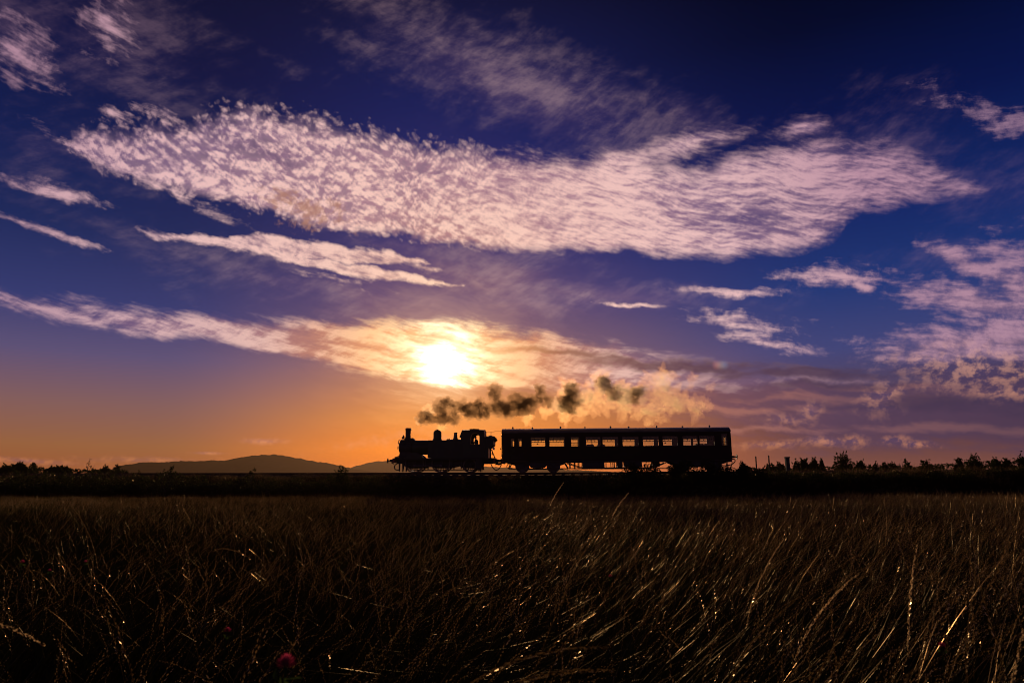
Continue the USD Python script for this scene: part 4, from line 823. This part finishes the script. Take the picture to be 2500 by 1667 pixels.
BUSHES = 'dark bushes along the railway embankment'
row = 'dark leafy bush in the unbroken row at the foot of the railway embankment'
left_bushes = [(22, 1150, 120, 'dark bush at the left edge of the picture, at the foot of the embankment'), (95, 1148, 130, 'dark bush under the flat topped tree of the left skyline'), (160, 1150, 110, 'dark bush under the broad low tree of the left skyline'), (215, 1150, 110, 'dark bush below the tall thin weeds left of the hill'), (280, 1151, 110, 'dark bush under the lone round tree beside the hill'), (345, 1152, 100, 'dark bush under the left foot of the large hill'), (408, 1149, 118, 'wide dark bush whose top covers the left foot of the large hill'),
               (478, 1158, 100, 'dark bush right of the wide one, under the flat left shoulder of the large hill'), (530, 1172, 100, 'low dark bush under the middle of the left shoulder of the large hill'), (590, 1163, 90, 'dark bush under the slope that climbs to the hill summit'), (655, 1168, 110, 'dark bush straight below the summit of the large hill'), (715, 1166, 95, 'dark bush just right of the summit of the large hill'), (775, 1170, 80, 'dark bush just left of the tallest upright bush'), (834, 1140, 56, 'tallest upright bush standing by itself between the hill and the locomotive'), (905, 1158, 95, 'leafy bush below the front buffers of the locomotive'), (965, 1166, 100, 'dark bush below the locomotive chimney'), (1030, 1170, 90, 'dark bush below the locomotive dome and its first wheels'), (1100, 1172, 110, 'dark bush below the side tank of the locomotive'), (1175, 1168, 90, 'dark bush below the locomotive cab'), (1250, 1168, 100, 'dark bush below the narrow windows of the coach'), (1320, 1164, 110, 'dark bush below the front bogie of the coach'), (1400, 1163, 90, 'dark bush below the coach door with the divided window'), (1465, 1160, 100, 'dark bush below the large battery box of the coach')]
for i, (px, top, w, lb) in enumerate(left_bushes):
    y = float(51.8 - tx(px) * sy_ + rng.uniform(-.6, .8))
    plant('bush', lb or row, px, top, w, y, 0.05 if not lb else .05, 100 + i, BUSHES, leaf=.075, n=1700)
right_bushes = [(1530, 1150, 120, 'dark bush below the right end of the coach equipment boxes'), (1588, 1130, 80, 'leafy bush rising in front of the coach underframe, right of the battery boxes'), (1545, 1128, 50, 'low dark bush in front of the boxes under the middle of the coach'), (1645, 1133, 40, 'bushy shrub rising against the coach just left of its rear bogie'), (1680, 1120, 60, 'dense dark shrub hiding the left wheels of the rear bogie'), (1728, 1119, 66, 'dense dark shrub hiding the right wheels of the rear bogie'), (1772, 1136, 66, 'open twiggy shrub in front of the last wheels of the coach'), (1812, 1130, 32, 'small upright bush just behind the rear buffers of the coach'), (1850, 1142, 60, 'dark bush at the foot of the first thin post'), (1915, 1148, 80, 'dark bush at the foot of the thick post'), (1985, 1150, 90, 'dark bush below the three close trees'), (2060, 1150, 90, 'dark bush below the tallest round crowned tree'), (2130, 1150, 90, 'dark bush below the first low clump right of the tallest tree'), (2200, 1150, 100, 'dark bush below the bare sapling on the right'), (2275, 1147, 90, 'dark bush below the wide low tree at mid right'), (2350, 1146, 100, 'dark bush below the domed tree near the right edge'), (2430, 1142, 100, 'dark bush below the smaller tree near the right edge'), (2492, 1138, 80, 'pale leafy bush at the right edge on the embankment')]
for i, (px, top, w, lb) in enumerate(right_bushes):
    s_ = tx(px); nn = -4.6 + rng.uniform(-.4, .4) if top < 1146 else -6.2
    p = track(s_, nn, 0); base = float(bank_z(s_, nn))
    y = p[1]
    plant('bush', lb or row, px, top, w, float(y), base - .1, 200 + i, BUSHES, leaf=.07, n=1500 if px != 1768 else 420, shape='bush')
TREES_L = [(16, 1134, 60, 'bush', 'low dark tree at the far left edge of the skyline'), (51, 1130, 32, 'umbrella', 'flat topped tree second from the left on the skyline'), (82, 1133, 34, 'bush', 'small rounded tree right of the flat topped tree on the left skyline'), (147, 1137, 48, 'umbrella', 'broad low tree with a long flat crown on the left skyline'), (259, 1137, 38, 'round', 'low domed tree left of the small lone tree on the left skyline'), (289, 1137.5, 17, 'round', 'small lone round tree nearest the hill on the left skyline')]
for i, (px, top, w, sh, lb) in enumerate(TREES_L): plant('tree', lb, px, top, w, 190 + 12 * (i % 3), 0.0, 300 + i, shape=sh, leaf=.36, n=1900, m='tree')
TREES_R = [(1822, 1138, 44, 'bush', 'low bush like tree right behind the end of the coach'), (1880, 1136, 46, 'bush', 'low rounded tree between the second and third posts'), (1907, 1133, 34, 'round', 'small round tree left of the thick post'), (1946, 1126, 32, 'round', 'loose leafed tree right of the thick post'), (1965, 1120, 28, 'round', 'leftmost of the three close trees right of the posts'), (1987, 1121.5, 32, 'round', 'middle one of the three close trees right of the posts'), (2006, 1124.5, 28, 'cone', 'pointed rightmost of the three close trees right of the posts'),
           (2058, 1104.5, 48, 'round', 'tallest round crowned tree on the right skyline'), (2099, 1126, 36, 'bush', 'small rounded tree next to the tallest tree on its right'), (2135, 1132, 30, 'bush', 'first low clump right of the tallest tree and its neighbour'), (2156, 1130.5, 28, 'bush', 'second low clump right of the tallest tree'), (2178, 1133, 34, 'bush', 'third low clump right of the tallest tree'), (2217, 1131, 32, 'bush', 'low clump right of the bare twiggy sapling'), (2262, 1126, 60, 'bush', 'wide low tree at mid right of the skyline'), (2336, 1119.5, 26, 'bush', 'domed tree left of the large dome shaped tree near the right edge'), (2377, 1110.5, 46, 'round', 'large dome shaped tree near the right edge of the skyline'), (2427, 1119, 28, 'round', 'smaller tree right of the large dome shaped tree'), (2455, 1122, 30, 'bush', 'low tree between the two taller trees at the right edge'), (2490, 1113, 36, 'round', 'tree cut by the right edge of the picture')]
for i, (px, top, w, sh, lb) in enumerate(TREES_R): plant('tree', lb, px, top, w, 150 + 14 * (i % 4), 0.0, 340 + i, shape=sh, leaf=.30, n=2000, m='tree')
plant('tall_weed', 'tall thin leafy weeds standing up against the sky left of the hill', 222, 1127, 26, 55.5, .8, 401, shape='thin', leaf=.05, n=150, category='weed')
plant('tall_weed', 'leafy weed standing against the middle of the large hill', 613, 1145, 24, 55.5, .8, 402, shape='thin', leaf=.06, n=240, category='weed')
plant('tall_weed', 'leafy weed on the bank at the left foot of the large hill', 418, 1138, 26, 55.5, .8, 404, shape='thin', leaf=.06, n=220, category='weed')
plant('bare_sapling', 'bare twiggy sapling on the right skyline', 2200, 1119, 26, 90, .5, 403, shape='thin', leaf=.04, n=40, category='sapling')
# distant hedges that close the skyline
def hedge(label, px0, px1, tops, y, seed):
    r = np.random.default_rng(seed); P = [at(p, t, y) for p, t in zip(np.linspace(px0, px1, len(tops)), tops)]; P = np.array(P)
    n = int((P[-1, 0] - P[0, 0]) * 75); x = r.uniform(P[0, 0], P[-1, 0], n); h = np.interp(x, P[:, 0], P[:, 2]) * (.86 + .28 * meshkit.fbm(np.stack([x * .35, x * 0, x * 0], -1), 3, seed))
    z = h * r.random(n) ** .55; o = say(obj('distant_hedge', leaves(np.stack([x, y + r.uniform(-1.5, 1.5, n), z], -1), .42, r), M['tree']), label=label, category=None, kind='stuff')
hedge('far dark hedge along the left skyline', -160, 310, [1140, 1141, 1140, 1141, 1142, 1144, 1145, 1147], 210, 5)
hedge('far dark hedge along the right skyline', 1800, 2700, [1144, 1142, 1141, 1140, 1139, 1137, 1134, 1128, 1124, 1122, 1120, 1118], 205, 6)

# ---- posts beyond the line
for px, top, w, lb in ((1845, 1114.5, .10, 'thin upright post nearest the coach, right of its end'), (1876.5, 1112.5, .10, 'tallest thin upright post, second right of the coach end'), (1921.5, 1118, .34, 'thick square post with a cap, third right of the coach end')):
    y = 70.0; p = at(px, top, y); t = thing('post', lb, 'post', (p[0], y, 0))
    obj('shaft', cat([box(-w / 2, w / 2, -w / 2, w / 2, -.3, p[2])]), M['concrete'] if w > .2 else M['timber'], t)
    obj('cap', trimesh.creation.cone(w * .8, w * .5, sections=8).apply_translation([0, 0, p[2] + .002]) if w < .2 else box(-w / 2 - .04, w / 2 + .04, -w / 2 - .04, w / 2 + .04, p[2] + .002, p[2] + .12), M['concrete'] if w > .2 else M['timber'], t)


# ---- grass: clumps of blades and of seeding stems, set out over the field and the bank
def ribbon(p0, d0, length, bend, width, seg, r):
    """A bending blade as a strip: points along, tapering."""
    t = np.linspace(0, 1, seg + 1); u = np.array([d0[0], d0[1], 0]); u = u / (np.linalg.norm(u) + 1e-9)
    ang = math.atan2(math.hypot(d0[0], d0[1]), d0[2]) + bend * t ** 1.4
    st = np.stack([np.outer(np.sin(ang), u)[:, 0], np.outer(np.sin(ang), u)[:, 1], np.cos(ang)], 1) * length / seg
    pts = p0 + np.vstack([[0, 0, 0], np.cumsum((st[:-1] + st[1:]) / 2, 0)])
    return pts, np.maximum(width * (1 - t ** 2.2), width * .08)


def strip(pts, w, side):
    n = len(pts); v = np.concatenate([pts - side * w[:, None] / 2, pts + side * w[:, None] / 2]); i = np.arange(n - 1)
    return v, np.vstack([np.stack([i, i + 1, i + n], 1), np.stack([i + 1, i + n + 1, i + n], 1)])


def join(parts):
    V, F, n = [], [], 0
    for v, f in parts: V.append(v); F.append(f + n); n += len(v)
    return np.vstack(V), np.vstack(F)


def leaf_tuft(seed, n=30, h=.42, rad=.16, width=.0055):
    r = np.random.default_rng(seed); P = []
    for _ in range(n):
        a = r.uniform(0, 6.28); lean = abs(r.normal(.18, .22)); d = np.array([math.cos(a) * lean + .22, math.sin(a) * lean, 1.0])
        p0 = np.array([r.normal() * rad, r.normal() * rad, -.02]); pts, w = ribbon(p0, d, h * r.uniform(.6, 1.25), r.uniform(.2, 1.5), width * r.uniform(.6, 1.3), 4, r)
        b = r.uniform(0, 6.28); P.append(strip(pts, w, np.array([math.cos(b), math.sin(b), 0])))
    return join(P)


def seed_head(pts, r, every=.016, size=.0055, k0=0.55):
    """Small spikelets set alternately along the upper part of a stem."""
    L = np.concatenate([[0], np.cumsum(np.linalg.norm(np.diff(pts, axis=0), axis=1))]); s = np.arange(L[-1] * k0, L[-1], every)
    c = np.stack([np.interp(s, L, pts[:, k]) for k in range(3)], 1); d = np.gradient(c, axis=0); d /= np.linalg.norm(d, axis=1, keepdims=True) + 1e-9
    o = np.cross(d, r.normal(size=(len(c), 3))); o /= np.linalg.norm(o, axis=1, keepdims=True) + 1e-9; o *= (np.arange(len(c)) % 2 * 2 - 1)[:, None]
    fl = np.sin(np.linspace(.35, math.pi * .97, len(c)))[:, None] * .6 + .45
    a = c + o * size * .3; tip = a + (d * 1.6 + o * .55) * size * 1.7 * fl; m1 = (a + tip) / 2; q = np.cross(d, o) * size * .55 * fl
    v = np.stack([a, m1 + q + o * size * .25, tip, m1 - q + o * size * .25], 1).reshape(-1, 3); k = np.arange(len(c))[:, None] * 4
    return v, np.vstack([k + [0, 1, 2], k + [0, 2, 3]])


def stem_tuft(seed, n=7, h=.66, rad=.16, lean=.35, w=.0014, size=.0055):
    r = np.random.default_rng(seed); A, B = [], []
    for _ in range(n):
        d = np.array([lean + r.normal() * .24, r.normal() * .26, 1.0]); p0 = np.array([r.normal() * rad, r.normal() * rad, -.02])
        pts, ww = ribbon(p0, d, h * r.uniform(.75, 1.2), r.uniform(.1, .9), w, 7, r); b = r.uniform(0, 6.28)
        A.append(strip(pts, np.full(len(pts), w), np.array([math.cos(b), math.sin(b), 0]))); B.append(seed_head(pts, r, size=size, every=size * 3, k0=r.uniform(.5, .72)))
    return join(A), join(B)


def scatter(name, label, protos, xyz, yaw, tilt, scale, which, parent=None):
    """Copies of the clumps as one instancer."""
    path = fresh('/World', name); pi = UsdGeom.PointInstancer.Define(stage, path)
    rel = pi.CreatePrototypesRel()
    for i, meshes in enumerate(protos):
        x = UsdGeom.Xform.Define(stage, f'{path}/clump_{i:03d}')
        for nm, me, mt in meshes: usdkit.mesh(stage, f'{path}/clump_{i:03d}/{nm}', me, mt)
        rel.AddTarget(x.GetPath())
    n = len(xyz); cz, sz = np.cos(yaw / 2), np.sin(yaw / 2); ct, st_ = np.cos(tilt / 2), np.sin(tilt / 2)
    q = np.stack([cz * ct, -sz * st_, cz * st_, sz * ct], 1)       # turn about z after a tilt about y
    pi.CreatePositionsAttr(Vt.Vec3fArray.FromNumpy(xyz.astype(np.float32)))
    pi.CreateOrientationsAttr(Vt.QuathArray([Gf.Quath(float(a), float(b), float(c), float(d)) for a, b, c, d in q]))
    pi.CreateScalesAttr(Vt.Vec3fArray.FromNumpy(np.repeat(scale[:, None], 3, 1).astype(np.float32)))
    pi.CreateProtoIndicesAttr(Vt.IntArray.FromNumpy(which.astype(np.int32)))
    say(pi.GetPrim(), label=label, kind='stuff')


def wedge(y0, y1, density, r, widen=1.25):
    """Random places in the part of the field that the picture sees between two distances."""
    k = 1250 / FPX * widen; n = int(density * k * (y1 ** 2 - y0 ** 2)); y = np.sqrt(r.uniform(y0 ** 2, y1 ** 2, n)); x = r.uniform(-1, 1, n) * k * y
    return x, y


g_r = np.random.default_rng(17)
leaf_p = [[('blades', leaf_tuft(500 + i, 48 if i < 4 else 34, (.40, .46, .34, .5, .42, .38)[i], width=(.0030, .0036, .0026, .0034, .006, .0040)[i]), M['blade'])] for i in range(6)]
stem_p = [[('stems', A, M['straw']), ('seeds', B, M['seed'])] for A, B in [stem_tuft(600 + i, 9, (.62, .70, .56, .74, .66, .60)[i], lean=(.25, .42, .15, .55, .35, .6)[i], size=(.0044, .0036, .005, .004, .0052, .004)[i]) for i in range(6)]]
far_leaf = [[('blades', leaf_tuft(700 + i, 40, .46, .34, .011), M['blade'])] for i in range(3)]
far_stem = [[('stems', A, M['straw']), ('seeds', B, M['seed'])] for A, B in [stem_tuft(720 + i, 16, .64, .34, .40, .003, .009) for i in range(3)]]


def sow(name, label, protos, y0, y1, density, r, sc=(.8, 1.25), tilt=.10, patch=0.0, stems=False, lows=None):
    x, y = wedge(y0, y1, density, r)
    if patch: keep = meshkit.fbm(np.stack([x * .22, y * .16, x * 0], -1), 3, 9) + r.normal(size=len(x)) * .06 > patch; x, y = x[keep], y[keep]
    yaw = r.normal(0, .75, len(x)) + np.where(x < -.10 * y, -.55 if stems else 0, .0) if stems else r.uniform(-.9, .9, len(x))
    s = r.uniform(*sc, len(x)) * (.86 + .32 * meshkit.fbm(np.stack([x * .3, y * .2, x * 0], -1), 3, 4))
    if stems: s *= np.interp(x / y, [-.75, -.2, .2, .75], [.86, .94, 1.02, 1.16])
    scatter(name, label, protos, np.stack([x, y, field_z(x, y)], -1), yaw, r.normal(tilt, .10, len(x)), s, r.integers(0, len(protos), len(x)))


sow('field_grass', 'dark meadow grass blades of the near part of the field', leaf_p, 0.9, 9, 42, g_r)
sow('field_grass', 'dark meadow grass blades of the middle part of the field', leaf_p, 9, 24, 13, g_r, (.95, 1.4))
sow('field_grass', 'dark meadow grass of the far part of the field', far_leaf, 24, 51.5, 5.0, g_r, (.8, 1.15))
sow('seeding_grass', 'golden seeding grass stems of the near part of the field', stem_p, 1.5, 9, 12.0, g_r, (.75, 1.1), patch=.40, stems=True)
sow('seeding_grass', 'golden seeding grass stems of the middle part of the field', stem_p, 9, 24, 8.0, g_r, (.8, 1.15), patch=.36, stems=True)
sow('seeding_grass', 'golden seeding grass of the far part of the field', far_stem, 24, 51.5, 3.2, g_r, (.75, 1.1), stems=True)
# the bank and the lineside
n_ = 15000; s_b = g_r.uniform(-62, 62, n_); n_b = g_r.uniform(-10.4, -1.75, n_); far = g_r.random(n_) < .12; n_b[far] = g_r.uniform(1.8, 6, far.sum())
hgt = np.where(n_b > -3.4, .62, 1.0) * np.where((s_b < -1.5) & (n_b > -3.6) & (n_b < 0), .55, 1.0) * np.where((s_b > 16) & (n_b < 0), 1.25, 1.0) * np.where((s_b > -9) & (s_b < -.5) & (n_b > -4), .7, 1)
w_b = g_r.integers(0, 6, n_)
scatter('bank_grass', 'rough grass and weeds on the slope and shoulder of the embankment', far_leaf + far_stem, np.stack([s_b * cy_ + n_b * sy_, YL - s_b * sy_ + n_b * cy_, bank_z(s_b, n_b) - .02], -1), g_r.uniform(0, 6.28, n_), g_r.normal(0, .1, n_), hgt * g_r.uniform(.6, 1.15, n_), w_b)


# ---- single tall grasses that stand out, each with its lit seed head
def stalk(label, tip, mid, height, seed, width=.0026, size=.006, head=.34):
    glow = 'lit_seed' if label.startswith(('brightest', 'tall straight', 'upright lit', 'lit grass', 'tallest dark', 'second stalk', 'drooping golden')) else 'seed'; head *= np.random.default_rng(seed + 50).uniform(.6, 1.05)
    """tip and mid: pixels the stem runs through; height: of the tip above the field."""
    r = np.random.default_rng(seed); dz = ray(*tip); y = (height - EYE) / (dz[2] / dz[1])
    y = float(np.clip(y, 1.0, 40)); P0, P1 = at(*tip, y), at(*mid, y)
    out = np.array([P0[0] - P1[0], 0, P0[2] - P1[2]]); steep = max(.35, out[2] / (np.linalg.norm(out) + 1e-9))
    foot = np.array([P1[0] - out[0] / (np.linalg.norm(out) + 1e-9) * P1[2] * (1 - steep) * .6 - .05 * out[0], y + .03, 0.0]); foot[2] = float(field_z(foot[0], foot[1])) - .02
    t = thing('tall_grass', label, 'grass stalk', foot)
    u = np.linspace(0, 1, 40)[:, None]; k1 = np.linalg.norm(P1 - foot) / (np.linalg.norm(P1 - foot) + np.linalg.norm(P0 - P1)); a_ = k1
    C = (P1 - (1 - a_) ** 2 * foot - a_ ** 2 * P0) / (2 * a_ * (1 - a_))           # the arc through foot, P1 and the tip
    pts = (1 - u) ** 2 * foot + 2 * u * (1 - u) * C + u ** 2 * P0 - foot
    L = float(np.linalg.norm(np.diff(pts, axis=0), axis=1).sum())
    obj('stem', pipe(pts[::2], np.linspace(width, width * .4, 100) * .36, 5), M['straw'], t)
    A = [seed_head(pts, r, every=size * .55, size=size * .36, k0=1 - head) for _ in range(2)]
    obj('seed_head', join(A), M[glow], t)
    lf = []
    for k in range(2):
        i = int(5 + 5 * k); a = r.uniform(-.5, .5); p, w = ribbon(pts[i], np.array([math.cos(a) * .5, math.sin(a) * .5, 1.0]), .22, 1.4, .0055, 6, r); lf.append(strip(p, w, np.array([0, 1.0, 0])))
    obj('blade', join(lf), M['blade'], t)


STALKS = [('brightest arching grass head in the right foreground', (2097, 1399), (1994, 1506), .70, .0042, .0085, .55), ('tall straight grass with a lit head left of the bright arching one', (1914, 1315), (1841, 1454), .74, .0032, .007, .5), ('long golden stem below the bright arching grass, cut by the bottom edge', (2092, 1500), (1998, 1646), .72, .0036, .0075, .6), ('upright lit grass far behind the bright arching one', (2239, 1328), (2228, 1400), .78, .004, .008, .6),
          ('leaning grass stem in the upper part of the right foreground', (2335, 1359), (2277, 1489), .76, .003, .0065, .6), ('long nearly vertical grass stem left of the right edge', (2388, 1366), (2365, 1531), .76, .003, .006, .7), ('lit grass stem cut by the right edge of the picture', (2500, 1535), (2476, 1640), .70, .0036, .008, .7), ('short leaning grass head at the bottom right', (2285, 1584), (2216, 1653), .68, .003, .0075, .6), ('arching short grass head left of the brightest one', (1956, 1454), (1876, 1523), .70, .003, .007, .55),
          ('tallest dark stalk whose curled lit tip rises before the embankment', (1376, 1178), (1352, 1215), 1.02, .006, .012, .3), ('second stalk whose lit tip rises before the embankment', (1535, 1203), (1512, 1231), .91, .008, .016, .5), ('grass stalk leaning left, alone at the far left', (174, 1234), (218, 1307), .84, .004, .008, .6), ('drooping golden head at the bottom left', (108, 1574), (40, 1538), .64, .003, .009, .6), ('drooping grass head left of the middle of the field', (612, 1364), (560, 1340), .52, .005, .011, .4),
          ('bent golden grass at the bottom of the middle foreground', (1500, 1636), (1340, 1645), .66, .003, .009, .5), ('long low stem lying to the right at the bottom middle', (1478, 1580), (1300, 1600), .68, .0028, .007, .5), ('leaning grass stem in the right middle of the field', (1700, 1300), (1640, 1400), .78, .0034, .007, .6), ('dark leaning stem between the two tall stalks', (1480, 1275), (1430, 1340), .82, .004, .008, .5)]
for i, (lb, tip, mid, h, w, sz, hd) in enumerate(STALKS): stalk(lb, tip, mid, h, 900 + i, w, sz, hd)


# ---- red clover
def clover(label, px, py, wide, height, seed):
    r = np.random.default_rng(seed); d = ray(px, py); y = (height - EYE) / (d[2] / d[1]); p = at(px, py, y); k = wide / FPX * y / .030
    foot = np.array([p[0] - .03, y + .05, float(field_z(p[0], y))]); t = thing('clover_flower', label, 'flower', foot); rel = p - foot
    obj('stem', pipe([(0, 0, -.02), rel * [.3, .8, .5], rel * [.8, 1, .85], rel], .0016 * k + .0004, 6), M['clover_green'], t)
    n = 95; i = np.arange(n) + .5; ph = np.arccos(1 - 1.55 * i / n); th_ = math.pi * (1 + 5 ** .5) * i
    dirs = np.stack([np.cos(th_) * np.sin(ph), np.sin(th_) * np.sin(ph), np.cos(ph)], 1); F = []
    for u in dirs:
        u = u + [0, 0, .55]; u = u / np.linalg.norm(u); s_ = np.cross(u, [0, 0, 1.0]); s_ = s_ / (np.linalg.norm(s_) + 1e-6); L = .0125 * r.uniform(.8, 1.15) * k
        b = rel + u * .004 * k; F.append((np.array([b - s_ * .0007 * k, b + s_ * .0007 * k, b + u * L * .65 + s_ * .0017 * k, b + u * L + np.array([0, 0, .0006]), b + u * L * .65 - s_ * .0017 * k]), np.array([[0, 1, 2], [0, 2, 4], [4, 2, 3]])))
    obj('flower_head', join(F), M['petal'], t)
    lv = leaves(rel + np.array([[.012, 0, -.016], [-.012, .004, -.015], [.002, -.012, -.017]]) * k, .014 * k, r, aspect=.6); obj('leaf', lv, M['clover_green'], t)


for i, (lb, px, py, w, h) in enumerate([('large pink clover flower at the bottom left of the middle, nearest the viewer', 698, 1626, 50, .69), ('small pink clover flower above and left of the large one', 556, 1541, 18, .60), ('tiny pink clover flower nearest the left edge', 55, 1372, 11, .62), ('tiny pink clover flower second from the left edge', 121, 1393, 9, .60), ('faint pink clover flower third from the left edge', 209, 1371, 8, .62), ('small pink clover flower at the lower right', 2300, 1577, 18, .64), ('faint clover flower in the middle of the field', 1490, 1407, 10, .62)]): clover(lb, px, py, w, h, 950 + i)

# ------------------------------------------------------------------ smoke
def smoke_mat(name, dens, color, absorb, aniso):
    return usdkit.material(stage, f'/World/Looks/{name}', {'v': ('principled_volume', dict(color=color, absorption_color=absorb, anisotropy=aniso, density=dens))}, [], volume='v.volume')


def billow(seed, ragged):
    """A lumpy, ragged ball of smoke."""
    m = trimesh.creation.icosphere(4); v = m.vertices; o = np.array([seed * 3.7, seed * 1.3, seed * 2.1])
    w = v + 0.5 * (np.stack([meshkit.fbm(v * 1.3 + o + k * 9, 2, 3) for k in range(3)], 1) - .5)
    r = .80 + ragged * (meshkit.fbm(w * 1.7 + o, 5, 1) - .5) * 1.7 + .22 * np.abs(meshkit.fbm(w * 3.6 + o, 4, 2) - .5) * 2
    return trimesh.Trimesh(v * r[:, None], m.faces, process=False)


SM = [smoke_mat('dark_smoke', 1.9, (0.46, 0.27, 0.14), (0.08, 0.04, 0.02), .55), smoke_mat('mid_smoke', .8, (0.62, 0.42, 0.26), (0.2, 0.12, 0.08), .68), smoke_mat('pale_steam', 0.36, (1.0, 0.52, 0.25), (0.7, 0.40, 0.22), .72)]
smoke = thing('smoke_plume', 'trail of smoke drifting back from the chimney over the coach roof', loc=track(0, 0, RAIL), kind='stuff')
PUFFS = [(200, 390, 46, 0), (170, 405, 26, 1), (235, 345, 40, 1), (255, 400, 34, 0), (318, 330, 52, 0), (368, 275, 34, 0), (330, 395, 44, 0), (345, 285, 30, 0), (412, 395, 44, 0), (425, 330, 42, 0), (465, 300, 34, 0), (490, 335, 42, 0), (555, 345, 60, 0), (585, 285, 32, 0), (620, 350, 40, 0), (690, 205, 42, 0), (668, 225, 26, 0), (712, 285, 48, 0), (730, 335, 50, 0), (800, 330, 52, 0), (850, 265, 52, 0), (900, 315, 54, 0), (960, 275, 46, 0), (1005, 200, 34, 0), (1010, 245, 38, 0), (1060, 290, 40, 0), (1120, 285, 30, 1), (1095, 305, 36, 1), (1150, 320, 34, 1), (1285, 250, 40, 1), (1340, 235, 36, 1), (1560, 180, 40, 1), (1605, 240, 40, 1), (885, 300, 40, 0), (650, 330, 36, 0), (765, 330, 36, 0),
         (1195, 300, 54, 0), (1225, 195, 46, 0), (1212, 250, 46, 0), (1215, 180, 62, 2), (1170, 330, 60, 2), (1290, 290, 64, 2), (1340, 165, 34, 2), (1432, 110, 56, 2), (1465, 170, 58, 1), (1440, 150, 44, 0), (1500, 215, 46, 0), (1530, 225, 56, 1), (1400, 240, 62, 2), (1590, 190, 58, 2), (1665, 235, 62, 1), (1680, 215, 38, 0), (1660, 265, 34, 0), (1730, 185, 56, 2), (1790, 125, 50, 2), (1865, 80, 44, 2), (1930, 105, 40, 2), (1850, 170, 66, 2), (1910, 235, 72, 2), (1820, 270, 64, 2), (1775, 350, 62, 2), (1990, 275, 62, 2), (2085, 330, 66, 2), (2080, 115, 36, 2), (2055, 175, 24, 2), (2195, 185, 30, 2), (1690, 360, 56, 2), (1600, 320, 56, 2), (1470, 300, 58, 2), (1370, 320, 50, 2), (1280, 360, 50, 2), (1180, 400, 42, 2), (1040, 350, 46, 2), (920, 390, 40, 2), (1560, 290, 50, 2), (1930, 320, 56, 2), (2160, 300, 44, 2), (1850, 400, 34, 2), (1750, 430, 30, 2), (320, 455, 30, 2)]
sm_r = np.random.default_rng(4)
for x, y, r_, kd in PUFFS:
    px, py = 960 + x * .35714, 880 + y * .35714; n = sm_r.uniform(-.9, .9)
    pos = np.array([tx(px, n) * cy_ + n * sy_, -tx(px, n) * sy_ + n * cy_, tz(py, px, n)]); rr = r_ * .35714 / FPX * 62 * (1.3, 1.25, 1.12)[kd]
    PN = len(TAKEN) + int(x) % 97 + int(y); obj('puff', billow(PN, (1.05, 1.25, 1.35)[kd]), SM[kd], smoke, smooth=True, loc=pos, scale=(rr * sm_r.uniform(.95, 1.1), rr * sm_r.uniform(.8, 1.2), rr * sm_r.uniform(.95, 1.1)))

# ------------------------------------------------------------------ haze
g = Graph(); v_ = g.add('principled_volume', 'volume', color=(1.0, 0.62, 0.38), density=HAZE, anisotropy=0.72)
hz = usdkit.material(stage, '/World/Looks/haze_air', g.nodes, g.links, volume=v_)
if HAZE > 0: say(obj('haze', box(-6500, 6500, -300, 6500, -61, 178), hz), kind='stuff')
